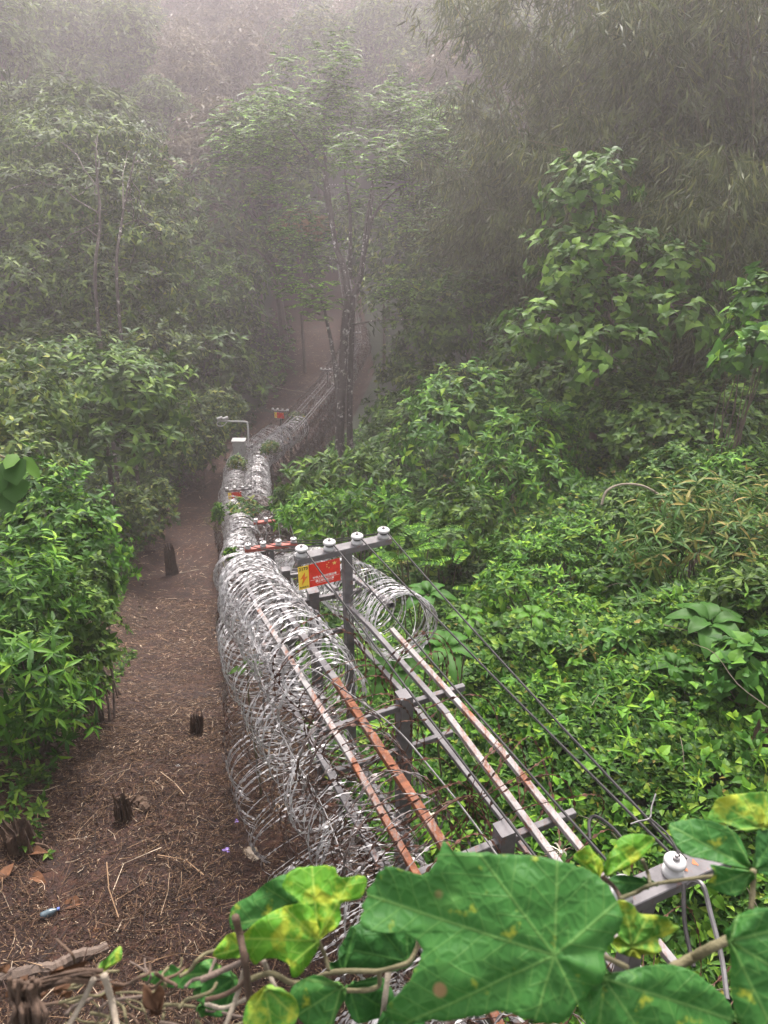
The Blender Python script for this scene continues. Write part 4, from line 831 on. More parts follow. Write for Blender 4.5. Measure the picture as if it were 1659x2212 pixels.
TIERS = [(560, 215, 60, 22, 0), (620, 205, 60, 20, 1), (690, 185, 55, 25, 1), (735, 160, 50, 25, 1), (560, 270, 80, 30, -1), (640, 260, 70, 25, -1), (500, 300, 50, 25, -1), (720, 250, 70, 25, 1), (800, 230, 60, 25, 2), (870, 240, 70, 25, 2), (920, 210, 50, 20, 2), (680, 320, 80, 30, 0), (590, 340, 60, 25, -1), (790, 310, 80, 30, -1), (880, 330, 80, 30, -1), (940, 300, 50, 25, 0), (900, 400, 70, 22, 0), (830, 380, 50, 20, 0), (930, 430, 40, 18, 0), (640, 420, 60, 25, 0), (760, 400, 40, 20, 1), (650, 590, 60, 22, -1), (690, 640, 45, 22, -1), (640, 530, 55, 25, -1), (700, 500, 45, 25, 0), (620, 480, 45, 20, 0), (850, 620, 60, 20, 1), (880, 180, 50, 20, 2), (700, 95, 50, 22, 2), (760, 110, 45, 20, 2), (640, 150, 45, 18, 1), (960, 250, 45, 20, 1), (970, 340, 40, 20, 0), (860, 480, 40, 18, 0), (520, 230, 45, 18, 0), (480, 270, 45, 18, 0), (560, 390, 40, 16, -1)]
for (px, py, rx, ry, dd) in TIERS:
    rx *= .95; n = int(rx * ry / 15) + 6; p = tier(px + R.normal() * 12, py + R.normal() * 10, rx, ry * 1.9, n, dd + R.normal() * 1.2)
    for q in p:
        th = R.random() * 6.28
        frond(b, q, np.array([math.cos(th), math.sin(th), .05 + .6 * R.random()]), [0, 0, 1.], .45 + .4 * R.random(), 8, .22)
b.build('crown', GF, root, tb)
# thin trunked trees at the left
for k, (bx, lab, lbs) in enumerate(((205, 'thin tree with pale spotted trunk, left one of two behind the spreading tree', [(90, 310, 35, 110, 60), (210, 290, 34, 80, 45), (60, 420, 34, 120, 70), (180, 420, 33, 110, 70), (120, 540, 33, 110, 60), (40, 620, 32, 100, 70), (200, 620, 33, 80, 60)]), (252, 'thin tree with shorter spotted trunk, right one of two behind the spreading tree', [(290, 320, 36, 70, 45), (330, 410, 35, 80, 60), (290, 510, 34, 100, 60), (360, 560, 35, 60, 80), (300, 640, 34, 90, 60)]))):
    dd = 30.5 if k == 0 else 31.0; t_ = [at(bx, 790, dd), at(bx + 2, 650, dd), at(bx + 10, 480, dd), at(bx + (0 if k == 0 else 40), 330, dd)]; t_[0][2] = gz(t_[0][0], t_[0][1]) - .2; _TR[id(t_)] = .085
    shrub('thin_trunk_tree', lab, 'tree', [lob(*q) for q in lbs], None, G6 if k == 0 else G3, L=.30, W=.36, droop=.55, dens=.75, k=6, base=t_[0], trunk=t_, bark=BARKL, low=-.8, inner=.4)
# mid distance trees behind the fence
def mtree(label, lbs, tx, td, mat, L_, bark=BARK, W=.4, shape='low', group='trees in the misty valley', name='valley_tree', dens=.8, r_=.15):
    t0 = at(tx, lbs[0][1] + 150, td); t0[2] = gz(t0[0], t0[1]) - .3; t_ = [t0, (t0 + at(lbs[0][0], lbs[0][1], td)) / 2, at(lbs[0][0], lbs[0][1], td)]; _TR[id(t_)] = r_
    shrub(name, label, 'tree', [lob(*q) for q in lbs], None, mat, L=L_, W=W, shape=shape, droop=.4, dens=dens, base=t0, trunk=t_, bark=bark, low=-.7, group=group)
mtree('pale hazy tree between the thin trunks and the tall tree', [(450, 480, 52, 70, 60), (430, 560, 50, 70, 50), (480, 560, 52, 60, 50), (420, 420, 54, 40, 40)], 450, 52, G2, .5)
mtree('hazy light tree above the left path bushes', [(470, 640, 48, 80, 60), (530, 600, 50, 50, 50), (420, 660, 46, 60, 60)], 470, 48, G2, .45)
mtree('light crowned tree left of the feathery crown', [(440, 300, 62, 80, 50), (400, 360, 60, 60, 50), (500, 340, 62, 60, 50)], 440, 62, G2, .55)
mtree('small orange leaved tree behind the forked trunk', [(640, 490, 55, 45, 30), (690, 500, 56, 30, 25)], 650, 55, G10, .4)
mtree('hazy dark tree behind the forked trunk', [(560, 470, 58, 60, 50), (600, 390, 64, 80, 60)], 560, 58, G3, .5)
mtree('dim brownish thicket on the misty slope above the dirt strip', [(650, 545, 66, 50, 35), (590, 500, 68, 50, 40), (720, 480, 70, 50, 40), (700, 570, 66, 40, 30)], 650, 68, G3, .45)
mtree('hazy tree right of the forked trunk', [(830, 560, 54, 80, 70), (900, 570, 52, 70, 60), (780, 480, 60, 60, 60)], 830, 54, G3, .5)
mtree('misty tree behind the dense shrub', [(880, 660, 48, 90, 60), (960, 610, 46, 80, 70)], 880, 48, G3, .45)
mtree('misty brownish tree under the bamboo', [(1010, 520, 46, 80, 80), (1080, 560, 44, 70, 60), (1000, 420, 50, 70, 80)], 1020, 46, G7, .45)

# bamboo on the right
def bamboo(label, bx, by, seed, H=19, ncul=16, lean=(0, 0), nl=1.0, spread=2.2):
    rs = np.random.default_rng(seed); g = gz(bx, by); root = thing('bamboo_clump', label, 'bamboo', (bx, by, g), 'bamboo clumps on the right slope'); lb = MB(); base_l = np.array([bx, by, g])
    P_, A_ = [], []
    for i in range(ncul):
        a = rs.random() * 6.28; q = rs.random() ** .5; b0 = np.array([bx + .9 * q * math.cos(a), by + .9 * q * math.sin(a), 0]); b0[2] = gz(b0[0], b0[1]) - .1; h = H * (.55 + .5 * rs.random())
        out = np.array([math.cos(a) + lean[0], math.sin(a) + lean[1], 0]) * spread * (.5 + rs.random()); tt = np.linspace(0, 1, 16)[:, None]
        p = b0 + np.array([0, 0, 1]) * h * (tt - .22 * tt ** 4) + out * (tt ** 2.2) * 1.7
        cb = MB(); cb.tube(p, np.linspace(.055, .012, 16), 6); cb.build('culm', STEM, root, base_l)
        n = int(150 * nl); f = .22 + .78 * rs.random(n) ** .8; pos = np.stack([np.interp(f, tt[:, 0], p[:, k]) for k in range(3)], 1); br = rvec(n); br[:, 2] = -.2 + .5 * rs.random(n); reach = (.4 + 1.5 * rs.random(n))[:, None]
        P_.append(pos + br * reach - np.array([0, 0, .35]) * reach ** 2 * .6); A_.append(br)
    P_ = np.concatenate(P_); A_ = np.concatenate(A_); k = 9; idx = np.repeat(np.arange(len(P_)), k); N = len(idx)
    ax = nrm(A_[idx] * .6 + R.normal(size=(N, 3)) * .45 - np.array([0, 0, .9])); base = P_[idx] + R.normal(size=(N, 3)) * .16; L_ = .30 + .28 * R.random(N)
    leaves(lb, base, ax, rvec(N), L_, L_ * .15, 'low', .1, .2); lb.build('foliage', G7, root, base_l)
    return root
for lab, px, d_, seed, H, ln in (('large arching bamboo clump at the upper right edge', 1620, 27, 1, 20, (-.4, 0)), ('dark bamboo clump above the heart leaved tree', 1430, 31, 2, 21, (-.2, 0)), ('bamboo clump leaning over the centre at the top', 1180, 36, 3, 23, (-.5, -.2)), ('tall bamboo clump between the leaning and dark clumps', 1300, 34, 4, 22, (-.2, -.2)), ('bamboo clump behind the right edge clump', 1560, 33, 5, 23, (-.2, 0)),
        ('low bamboo clump beside the right edge shrub', 1560, 24, 6, 12, (.1, 0)), ('farther bamboo clump rising through the mist', 1420, 41, 7, 25, (-.2, 0)), ('misty bamboo clump left of the leaning one', 1090, 42, 8, 20, (-.3, 0)), ('outermost bamboo clump cut by the right edge', 1720, 30, 9, 23, (-.3, 0))):
    q = at(px, 700, d_); bamboo(lab, q[0], q[1], seed, H, 16, ln)

# forest on the far hills: a few kinds of tree, then copies of each thing and its parts
def proto(name, label, seed, mat, H, rad_, L_, bark=BARK):
    rs = np.random.default_rng(seed); root = thing(name, label, 'tree', (0, 0, 0), 'forest trees on the far hillside'); b = MB(); s = MB(); tp = spline([(0, 0, -.6), (rs.normal() * .2, rs.normal() * .2, H * .4), (rs.normal() * .5, rs.normal() * .5, H * .8)], 14); s.tube(tp, np.linspace(.28, .08, len(tp)), 7)
    for i in range(24):
        a = rs.random() * 6.28; q = rs.random() ** .6; h = H * (.30 + .66 * rs.random()); rr = rad_ * math.sin(min(1, (h / H - .1) / .9) ** .7 * math.pi * .98) ** .6; c = np.array([rr * q * math.cos(a) * .8, rr * q * math.sin(a) * .8, h]); r_ = rad_ * (.22 + .16 * rs.random())
        p, dd = ellipsoid_pts(c, (r_, r_, r_ * .72), int(52 * (.45 / L_) ** 1.5), .25, -.3, .15); shoots(b, p, dd, 6, L_, .42, 'low', .4, .8); j = min(len(tp) - 1, int(len(tp) * min(.95, h / H * .8))); s.tube(curve(tp[j], c, 5, .2, .1), np.linspace(.09, .02, 5), 5)
    b.build('crown', mat, root); s.build('trunk', bark, root); return root
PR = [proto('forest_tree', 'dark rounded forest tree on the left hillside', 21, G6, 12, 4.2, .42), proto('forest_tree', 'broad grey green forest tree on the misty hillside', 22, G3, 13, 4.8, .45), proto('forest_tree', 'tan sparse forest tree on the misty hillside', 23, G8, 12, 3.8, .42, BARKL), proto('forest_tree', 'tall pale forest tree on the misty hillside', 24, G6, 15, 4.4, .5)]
spots = []
for yy in np.arange(60, 200, 5.2):
    hw = yy * .62 + 8; step = 6.2 + (yy - 60) * .02
    for xx in np.arange(-hw, hw, step):
        x = xx + R.normal() * 1.6; y = yy + R.normal() * 1.6
        if y < 84 and abs(x - fx(y)) < 4.5: continue
        if y < 80 and x > 12: continue
        spots.append((x, y))
for yy in (44, 49, 54):
    for xx in np.arange(-34, -13, 5.5): spots.append((xx + R.normal(), yy + R.normal()))
R.shuffle(spots); spots.sort(key=lambda q: q[1]); spots = spots[:290]
used = set()
for (x, y) in spots:
    ang = x / y
    k = 0 if ang < -.28 and R.random() < .8 else (2 if -.28 <= ang < -.12 and R.random() < .7 else int(R.integers(0, 4)))
    loc = (x, y, gz(x, y)); sc = .85 + .45 * R.random(); rz = R.random() * 6.28
    if k not in used:
        used.add(k); PR[k].location = loc; PR[k].scale = (sc,) * 3; PR[k].rotation_euler = (0, 0, rz)
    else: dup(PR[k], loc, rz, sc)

# ------------------------------------------------------------------ climbing vine in front of the camera
def Z2(p): return (486 + p[0] * .7071, 1377 + p[1] * .7071)
def Z4(p): return (453.6 + p[0] * .3613, 1822.6 + p[1] * .3613)
def Z5(p): return (1215 + p[0] * .2676, 1660.6 + p[1] * .2676)
def Z8(p): return (p[0] * .3418, 1863 + p[1] * .3418)
def vineleafmat(name, base, vein, pale, yellow, spots=.0):
    m, t, b, out = newmat(name); uv = t.nodes.new('ShaderNodeTexCoord').outputs['UV']; sp = t.nodes.new('ShaderNodeSeparateXYZ'); t.links.new(uv, sp.inputs[0]); x, y = sp.outputs[0], sp.outputs[1]
    vmin = None; al_ = None; r_ = mth(t, 'SQRT', mth(t, 'ADD', mth(t, 'MULTIPLY', x, x), mth(t, 'MULTIPLY', y, y)))
    for a in (0, 38, -38, 82, -82, 130, -130):
        c_, s_ = math.cos(rad(a)), math.sin(rad(a)); along = mth(t, 'ADD', mth(t, 'MULTIPLY', x, c_), mth(t, 'MULTIPLY', y, s_)); dist = mth(t, 'ABSOLUTE', mth(t, 'SUBTRACT', mth(t, 'MULTIPLY', y, c_), mth(t, 'MULTIPLY', x, s_)))
        dist = mth(t, 'ADD', dist, mth(t, 'MULTIPLY', mth(t, 'LESS_THAN', along, 0.0), 1.0)); 
        if vmin is None: vmin, al_ = dist, along
        else:
            cnd = mth(t, 'LESS_THAN', dist, vmin); al_ = mth(t, 'ADD', al_, mth(t, 'MULTIPLY', cnd, mth(t, 'SUBTRACT', along, al_))); vmin = mth(t, 'MINIMUM', vmin, dist)
    main = t.nodes.new('ShaderNodeMapRange'); main.inputs[1].default_value = .0003; main.inputs[2].default_value = .0019; main.inputs[3].default_value = 1; main.inputs[4].default_value = 0; t.links.new(vmin, main.inputs[0]); main = main.outputs[0]
    st = mth(t, 'ABSOLUTE', mth(t, 'SUBTRACT', mth(t, 'FRACT', mth(t, 'ADD', mth(t, 'MULTIPLY', mth(t, 'SUBTRACT', al_, mth(t, 'MULTIPLY', vmin, .85)), 46.0), mth(t, 'MULTIPLY', noise(t, 9, 2, .5, uv), 1.2))), .5))
    sec = t.nodes.new('ShaderNodeMapRange'); sec.interpolation_type = 'SMOOTHSTEP'; sec.inputs[1].default_value = .0; sec.inputs[2].default_value = .07; sec.inputs[3].default_value = 1; sec.inputs[4].default_value = 0; t.links.new(st, sec.inputs[0]); sec = sec.outputs[0]
    vo = t.nodes.new('ShaderNodeTexVoronoi'); vo.feature = 'DISTANCE_TO_EDGE'; vo.inputs['Scale'].default_value = 80; vo.inputs['Randomness'].default_value = .8; t.links.new(uv, vo.inputs['Vector']); cell = vo.outputs['Distance']
    fine = t.nodes.new('ShaderNodeMapRange'); fine.inputs[1].default_value = .0; fine.inputs[2].default_value = .10; fine.inputs[3].default_value = 1; fine.inputs[4].default_value = 0; t.links.new(cell, fine.inputs[0]); fine = fine.outputs[0]
    n1 = noise(t, 14, 5, .65, uv); n2 = noise(t, 34, 4, .6, uv)
    c = ramp(t, n1, [(.3, tuple(q * .72 for q in base)), (.6, base), (.85, pale)])
    c = mix(t, c, pale, mth(t, 'MULTIPLY', fine, .22)); c = mix(t, c, vein, mth(t, 'MULTIPLY', sec, .4)); c = mix(t, c, vein, mth(t, 'MULTIPLY', main, .7))
    if yellow > 0:
        f = ramp(t, n2, [(max(.0, .66 - yellow * .4), (0, 0, 0)), (.76 - yellow * .3, (1, 1, 1))]); c = mix(t, c, (.34, .36, .03), mth(t, 'MULTIPLY', f, .75))
    if spots > 0:
        vs = t.nodes.new('ShaderNodeTexVoronoi'); vs.inputs['Scale'].default_value = 20; t.links.new(uv, vs.inputs['Vector']); f = t.nodes.new('ShaderNodeMapRange'); f.inputs[1].default_value = .10; f.inputs[2].default_value = .16; f.inputs[3].default_value = spots; f.inputs[4].default_value = 0; t.links.new(vs.outputs['Distance'], f.inputs[0]); c = mix(t, c, (.22, .12, .06), f.outputs[0])
    t.links.new(c, b.inputs['Base Color']); b.inputs['Roughness'].default_value = .58; b.inputs['Specular IOR Level'].default_value = .22
    hc = t.nodes.new('ShaderNodeMapRange'); hc.interpolation_type = 'SMOOTHERSTEP'; hc.inputs[1].default_value = -.05; hc.inputs[2].default_value = .30; t.links.new(cell, hc.inputs[0]); h = mth(t, 'SUBTRACT', mth(t, 'MULTIPLY', hc.outputs[0], .5), mth(t, 'ADD', mth(t, 'MULTIPLY', main, .5), mth(t, 'MULTIPLY', sec, .35))); bump(t, b, mth(t, 'ADD', h, mth(t, 'MULTIPLY', n2, .35)), .30, .006)
    tr = t.nodes.new('ShaderNodeBsdfTranslucent'); t.links.new(c, tr.inputs[0]); ms = t.nodes.new('ShaderNodeMixShader'); ms.inputs[0].default_value = .28; t.links.new(b.outputs[0], ms.inputs[1]); t.links.new(tr.outputs[0], ms.inputs[2]); t.links.new(ms.outputs[0], out.inputs[0])
    return m
VL = vineleafmat('vine leaf green', (.032, .125, .020), (.11, .22, .05), (.085, .21, .042), .10, .8)
VD = vineleafmat('vine leaf dark', (.018, .085, .012), (.06, .16, .03), (.04, .14, .03), .0, .5)
VY = vineleafmat('vine leaf yellow green', (.075, .22, .012), (.22, .34, .05), (.15, .30, .025), .38, .6)
VM = vineleafmat('vine leaf mottled', (.06, .19, .02), (.2, .3, .05), (.13, .27, .03), .45, .7)
VB = plain('vine leaf dried', (.06, .027, .012), .8, .2, .4)
vine = thing('climbing_vine', 'large leaved climbing vine with yellowing leaves across the bottom of the view', 'vine', at(1000, 2600, .9))
VO = np.array(vine.location)
def vleaf(T_, outline, petiole, tip, d, n, mat, lab=None, cup=.12, centre=None, wav=.006):
    """a broad leaf: its outline lies in a plane d metres away facing n, then it is cupped, waved and thickened"""
    n = nrm(n); o = at(*T_(petiole), d)
    def onp(p):
        dr = at(*T_(p), 1.0); tt = np.dot(o, n) / np.dot(dr, n); return dr * tt
    pts_ = np.array([onp(p) for p in outline]); K = spline(np.vstack([pts_, pts_[:1]]), len(pts_) * 6)[:-1]; c = onp(centre) if centre is not None else pts_.mean(0)
    ex = nrm(onp(tip) - o); ey = np.cross(n, ex); Rn = 16; m_ = len(K); size = np.linalg.norm(K - c, axis=1).mean()
    for _ in range(3): K = (np.roll(K, 1, 0) + np.roll(K, -1, 0) + 2 * K) / 4
    ks = np.arange(m_); K = K + (K - c) * (np.sin(ks * 1.7)[:, None] * .007 + R.normal(size=(m_, 1)) * .007)
    fr = np.linspace(0, 1, Rn)[1:, None, None]; V = c + (K - c)[None] * fr; V = np.concatenate([c[None], V.reshape(-1, 3)])
    q = V - o; lx, ly = q @ ex, q @ ey; rr = np.hypot(lx, ly); th = np.arctan2(ly, lx)
    vd = np.full(len(V), 9.)
    for a in (0, 38, -38, 82, -82, 130, -130):
        al = lx * math.cos(rad(a)) + ly * math.sin(rad(a)); dd = np.abs(ly * math.cos(rad(a)) - lx * math.sin(rad(a))); vd = np.where(al > 0, np.minimum(vd, dd), vd)
    puff = .055 * size * (1 - np.exp(-vd / (.12 * size))); edge_ = np.concatenate([[0], np.repeat(np.linspace(0, 1, Rn)[1:], m_)])
    hgt = puff - cup * size * (rr / size) ** 2 * .5 + wav * np.sin(th * 7 + px_seed(outline)) * edge_ ** 2 + .05 * size * (vn1(lx / size * 2.4 + 5, ly / size * 2.4 + 9) - .5) * 2 + .02 * size * (vn2(lx / size * 7 + 5, ly / size * 7 + 9) - .5) * 2
    V = V + n * hgt[:, None]
    F_ = []; tot = []
    for j in range(m_): F_ += [0, 1 + j, 1 + (j + 1) % m_]; tot.append(3)
    for i in range(Rn - 2):
        for j in range(m_): j2 = (j + 1) % m_; F_ += [1 + i * m_ + j, 1 + (i + 1) * m_ + j, 1 + (i + 1) * m_ + j2, 1 + i * m_ + j2]; tot.append(4)
    nb = len(V); V2 = np.concatenate([V, V - n * .0006]); F2 = list(np.array(F_)); back = []; k = 0
    for t2 in tot: back += [x + nb for x in F_[k:k + t2]][::-1]; k += t2
    r0_ = 1 + (Rn - 2) * m_; rim = []
    for j in range(m_): j2 = (j + 1) % m_; rim += [r0_ + j, nb + r0_ + j, nb + r0_ + j2, r0_ + j2]
    b = MB(); b.add(V2, F_ + back + rim, tot + tot + [4] * m_, 0, np.tile(np.stack([lx, ly], 1), (2, 1)))
    ob = b.build('leaf', mat, vine, VO, smooth=True)
    if lab: ob['label'] = lab
def px_seed(o): return float(sum(p[0] for p in o) % 6.28)
NU = (-.05, -.62, .78)
vleaf(Z2, [(425, 800), (470, 712), (520, 708), (600, 728), (640, 695), (668, 622), (700, 655), (760, 655), (850, 663), (950, 668), (1050, 690), (1130, 720), (1180, 770), (1212, 850), (1195, 915), (1160, 965), (1150, 1040), (1080, 1120), (1020, 1185), (930, 1165), (850, 1145), (700, 1175), (510, 1190), (495, 1130), (540, 1080), (590, 1000), (600, 945), (540, 910), (450, 905), (408, 880)], (1005, 970), (440, 800), .72, (-.08, -.66, .75), VL, 'very large quilted green leaf in the middle', .10, (860, 900))
vleaf(Z4, [(420, 265), (480, 160), (590, 140), (740, 135), (770, 205), (880, 195), (935, 215), (900, 335), (775, 360), (780, 480), (670, 565), (640, 600), (600, 480), (540, 350)], (650, 580), (600, 140), .86, NU, VY, 'bright yellow green lobed leaf', centre=(670, 330))
vleaf(Z4, [(175, 570), (300, 450), (470, 375), (580, 360), (640, 480), (660, 590), (620, 680), (540, 790), (490, 800), (480, 720), (320, 700), (240, 750), (190, 610)], (650, 580), (180, 580), .85, (-.1, -.7, .7), VY, 'bright yellow green leaf lobe with brown spots', centre=(440, 560))
vleaf(Z4, [(100, 520), (115, 390), (240, 320), (330, 240), (460, 190), (580, 340), (500, 420), (300, 470), (190, 530)], (560, 400), (110, 500), .90, (-.1, -.7, .65), VL)
vleaf(Z4, [(10, 670), (60, 590), (130, 530), (200, 560), (215, 650), (150, 690), (60, 705)], (210, 620), (10, 680), .90, (-.1, -.7, .65), VY)
vleaf(Z4, [(770, 640), (860, 500), (1000, 520), (1130, 500), (1230, 560), (1210, 720), (1000, 780), (830, 770), (770, 730)], (1180, 700), (780, 640), .95, (0, -.7, .6), VD)
vleaf(Z4, [(700, 760), (790, 640), (850, 500), (880, 540), (830, 680), (800, 790)], (790, 770), (870, 520), .92, (.5, -.7, .5), VD)
vleaf(Z4, [(480, 860), (640, 795), (790, 830), (815, 920), (760, 1010), (720, 1120), (560, 1120), (470, 980)], (790, 850), (500, 1060), .83, (-.1, -.7, .6), VL)
vleaf(Z4, [(200, 1000), (260, 900), (350, 850), (470, 880), (520, 960), (500, 1110), (300, 1150), (200, 1110)], (330, 860), (360, 1110), .80, (0, -.7, .65), VM, 'mottled yellow and green leaf')
vleaf(Z4, [(820, 830), (1000, 800), (1100, 900), (1090, 1040), (880, 1080), (800, 930)], (830, 850), (1080, 1030), .98, (.1, -.7, .6), VD)
vleaf(Z4, [(0, 780), (120, 760), (170, 860), (120, 1000), (0, 1010), (-70, 900)], (150, 800), (-50, 950), .95, (.0, -.7, .6), VD)
vleaf(Z4, [(1050, 980), (1200, 1000), (1300, 1100), (1100, 1200), (960, 1150)], (1080, 1000), (1250, 1150), .95, (.1, -.7, .6), VD)
vleaf(Z5, [(130, 1850), (200, 1720), (330, 1640), (500, 1650), (700, 1600), (900, 1600), (1100, 1660), (1250, 1780), (1380, 1900), (1430, 2100), (900, 2250), (250, 2180)], (330, 1690), (1300, 2020), .74, (.05, -.66, .72), VL, 'broad green leaf at the bottom right with a brown spot')
vleaf(Z5, [(1300, 1320), (1380, 1240), (1500, 1150), (1620, 1120), (1760, 1180), (1850, 1600), (1750, 2150), (1480, 2150), (1370, 1800), (1365, 1500)], (1350, 1390), (1700, 2100), .70, (-.25, -.62, .72), VL)
vleaf(Z5, [(880, 470), (930, 430), (1100, 405), (1280, 450), (1420, 540), (1500, 690), (1525, 815), (1400, 800), (1200, 745), (1010, 705), (930, 620)], (1530, 820), (890, 460), .86, (-.1, -.62, .74), VL, 'dark green leaf with two pale specks')
vleaf(Z5, [(1180, 770), (1350, 800), (1525, 825), (1540, 900), (1480, 1000), (1330, 1025), (1190, 960), (1230, 850)], (1530, 825), (1200, 980), .85, (-.1, -.7, .6), VL)
vleaf(Z5, [(1235, 330), (1280, 230), (1500, 200), (1720, 200), (1760, 420), (1560, 515), (1450, 505), (1320, 445), (1190, 412)], (1600, 480), (1260, 260), .90, (0, -.62, .74), VM, 'yellowing leaf above the dark leaf')
vleaf(Z5, [(1525, 820), (1540, 650), (1580, 540), (1680, 470), (1780, 600), (1740, 840), (1600, 850)], (1530, 822), (1750, 560), .87, (.2, -.65, .7), VD)
vleaf(Z5, [(325, 840), (345, 710), (430, 660), (480, 570), (600, 530), (740, 550), (775, 590), (680, 690), (550, 790), (440, 840), (370, 885)], (340, 880), (770, 570), .93, (.1, -.66, .72), VY, 'small bright upright leaf by the insulator')
vleaf(Z5, [(70, 735), (200, 618), (260, 690), (325, 760), (320, 860), (270, 900), (180, 800)], (300, 880), (100, 720), .93, (-.2, -.7, .6), VY)
vleaf(Z5, [(400, 1400), (480, 1250), (450, 1070), (560, 1090), (640, 1185), (760, 1180), (850, 1200), (900, 1270), (1005, 1312), (880, 1370), (790, 1400), (795, 1470), (700, 1500), (600, 1530), (450, 1490)], (560, 1440), (980, 1300), .82, (.1, -.7, .65), VM, 'lobed leaf with yellow margin under the crossbar', centre=(640, 1340))
vleaf(Z5, [(370, 925), (480, 870), (600, 868), (700, 890), (765, 935), (690, 960), (610, 1040), (470, 1065), (420, 980)], (700, 930), (380, 930), .95, (0, -.75, .55), VD)
vleaf(Z8, [(800, 745), (950, 712), (1040, 682), (1080, 648), (1120, 680), (1180, 680), (1320, 610), (1395, 660), (1400, 760), (1250, 795), (1040, 800), (900, 775)], (1390, 700), (810, 745), .98, (0, -.6, .78), VL)
vleaf(Z8, [(1200, 830), (1300, 780), (1450, 740), (1490, 850), (1380, 900), (1250, 880)], (1470, 780), (1210, 840), .97, (0, -.7, .6), VD)
vleaf(Z8, [(880, 790), (960, 830), (1005, 780), (1035, 880), (1010, 960), (930, 950)], (1000, 950), (900, 800), .90, (0, -.8, .5), VB, 'small dried orange brown leaf')
vleaf(Z8, [(625, 640), (680, 600), (740, 543), (778, 600), (720, 650), (650, 692)], (650, 680), (740, 550), .95, (0, -.7, .6), VM)
vleaf(Z8, [(1250, 900), (1380, 880), (1440, 950), (1330, 990), (1240, 950)], (1250, 920), (1430, 960), 1.0, (0, -.7, .6), VD)
def vstem(T_, pts_, d, r_, mat, name='stem', dd=None):
    p = spline([at(*T_(q), d + (dd[i] if dd else .01 * math.sin(i * 2.1))) for i, q in enumerate(pts_)], 36); b = MB(); k = len(p); b.tube(p, r_ * (1 + .05 * np.sin(np.arange(k) * .8)) * np.linspace(1, .85, k), 8); return b.build(name, mat, vine, VO, smooth=True)
vstem(Z4, [(150, 440), (175, 540), (205, 690), (230, 900), (260, 1150)], .84, .0045, WOODR)
vstem(Z4, [(-60, 820), (100, 750), (215, 700)], .86, .0035, BARK)
vstem(Z4, [(210, 830), (300, 790), (380, 780), (500, 840), (620, 810), (740, 770), (900, 765), (1010, 765), (1130, 735), (1200, 700), (1250, 580), (1240, 480)], .90, .0032, STEM)
vstem(Z4, [(650, 590), (690, 680), (710, 760)], .87, .0026, STEM); vstem(Z4, [(1010, 770), (1010, 850), (930, 880), (800, 880)], .91, .003, STEM)
vstem(Z4, [(-30, 940), (100, 900), (200, 830), (220, 740)], .87, .0028, WOODR); vstem(Z4, [(-30, 960), (80, 985), (220, 930)], .9, .0025, STRAW)
vstem(Z5, [(460, 1055), (600, 1000), (710, 945), (900, 910), (1230, 868)], .92, .0026, STEM); vstem(Z5, [(650, 740), (690, 840), (712, 935)], .92, .0024, STEM)
vstem(Z5, [(880, 1620), (1050, 1530), (1200, 1450), (1370, 1370)], .78, .0055, STEM); vstem(Z5, [(1545, 825), (1540, 950), (1530, 1110), (1500, 1300)], .85, .0035, STEM)
vstem(Z2, [(1005, 970), (1060, 965), (1150, 975), (1230, 1010)], .74, .003, STEM); vstem(Z5, [(330, 880), (420, 960), (470, 1060), (500, 1250), (560, 1440)], .93, .0028, WOODR)
for a_, c_, r_ in (((590, 740), (415, 1060), .0034), ((655, 715), (740, 1060), .0042), ((1550, 660), (1415, 1060), .0030)): vstem(Z8, [a_, ((a_[0] + c_[0]) / 2 + 8, (a_[1] + c_[1]) / 2), c_], .88, r_, STRAW, 'dry_stalk')
vstem(Z4, [(1105, 540), (1080, 700), (1050, 900), (1025, 1100)], .97, .004, STRAW, 'dry_stalk'); vstem(Z4, [(320, 700), (350, 780), (400, 880)], .9, .003, STRAW, 'dry_stalk')
for _ in range(40):
    x0, y0 = 120 + R.random() * 1200, 700 + R.random() * 330; q = [(x0, y0)]; a = R.normal() * .5
    for k in range(4): a += R.normal() * .6; q.append((q[-1][0] + 90 * math.cos(a), q[-1][1] + 60 * math.sin(a)))
    vstem(Z8, q, .9 + .12 * R.random(), .0009 + .0015 * R.random(), [WOODR, STEM, BARK, STEM][int(R.integers(4))], 'tendril')
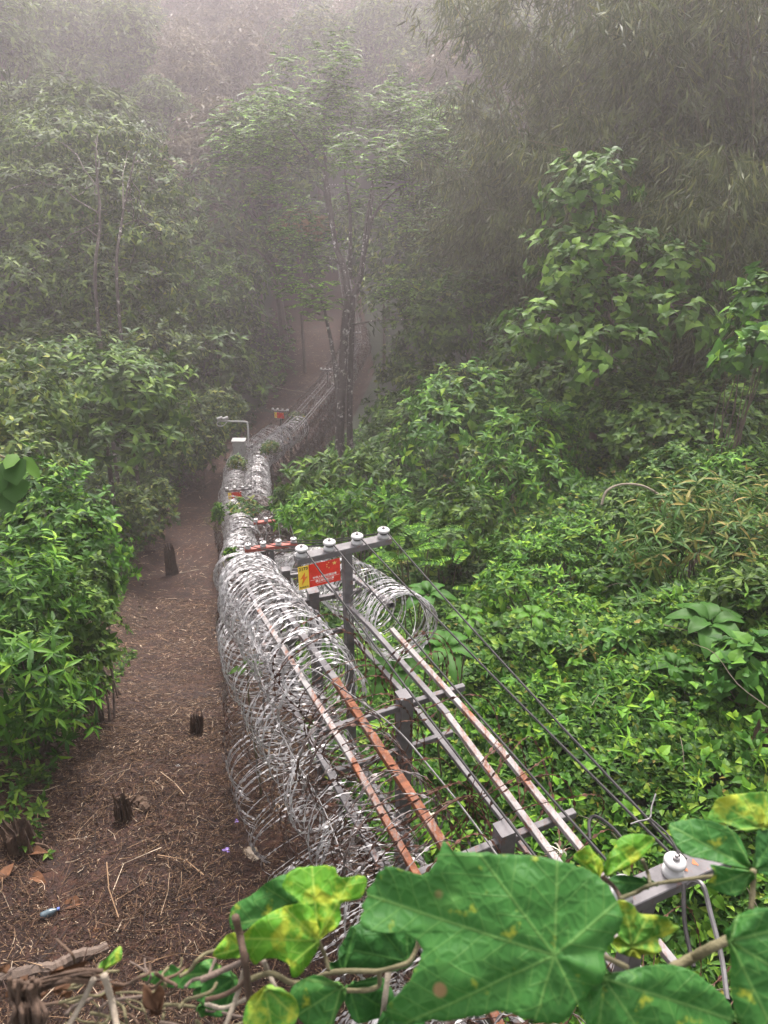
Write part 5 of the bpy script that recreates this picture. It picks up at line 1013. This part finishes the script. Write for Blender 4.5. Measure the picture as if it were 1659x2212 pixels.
for _ in range(14):
    x0, y0 = -40 + R.random() * 760, 640 + R.random() * 260; o1 = [(x0, y0), (x0 + 30 + R.normal() * 15, y0 - 15 + R.normal() * 10), (x0 + 80 + R.normal() * 20, y0 + R.normal() * 20), (x0 + 45, y0 + 30 + R.random() * 30), (x0 - 5, y0 + 25)]
    vleaf(Z8, o1, o1[0], o1[2], .9 + .12 * R.random(), (R.normal() * .4, -.7, .5), VB, cup=.4)
for k in range(16): vstem(Z8, [(60 + 12 * k + R.normal() * 12, 770 + R.normal() * 25), (90 + 10 * k + R.normal() * 18, 860 + R.normal() * 20), (110 + 9 * k + R.normal() * 20, 960), (90 + 13 * k + R.normal() * 25, 1080)], .86 + .03 * R.random(), .0016 + .003 * R.random(), WOODR, 'withered_stem')
for k in range(10): vstem(Z8, [(100 + R.random() * 40, 780 + 7 * k), (300 + R.normal() * 30, 735 + 7 * k), (480 + R.normal() * 30, 690 + 7 * k), (600 + R.normal() * 40, 690 + 10 * k)], .88 + .03 * R.random(), .0015 + .002 * R.random(), WOODR, 'withered_stem')

# ------------------------------------------------------------------ haze in the valley
b = MB(); x0, x1, y0, y1, z0, z1 = -125, 125, -9, 216, -22, 46
b.add([(x0, y0, z0), (x1, y0, z0), (x1, y1, z0), (x0, y1, z0), (x0, y0, z1), (x1, y0, z1), (x1, y1, z1), (x0, y1, z1)], [0, 3, 2, 1, 4, 5, 6, 7, 0, 1, 5, 4, 1, 2, 6, 5, 2, 3, 7, 6, 3, 0, 4, 7], [4] * 6)
m = bpy.data.materials.new('valley haze'); m.use_nodes = True; t = m.node_tree; t.nodes.clear(); out = t.nodes.new('ShaderNodeOutputMaterial'); v = t.nodes.new('ShaderNodeVolumePrincipled')
v.inputs['Color'].default_value = (.98, .895, .92, 1); v.inputs['Density'].default_value = .0021; v.inputs['Anisotropy'].default_value = .55; t.links.new(v.outputs[0], out.inputs['Volume'])
tag(b.build('haze', m), 'pinkish grey mist filling the valley', 'haze', kind='stuff')
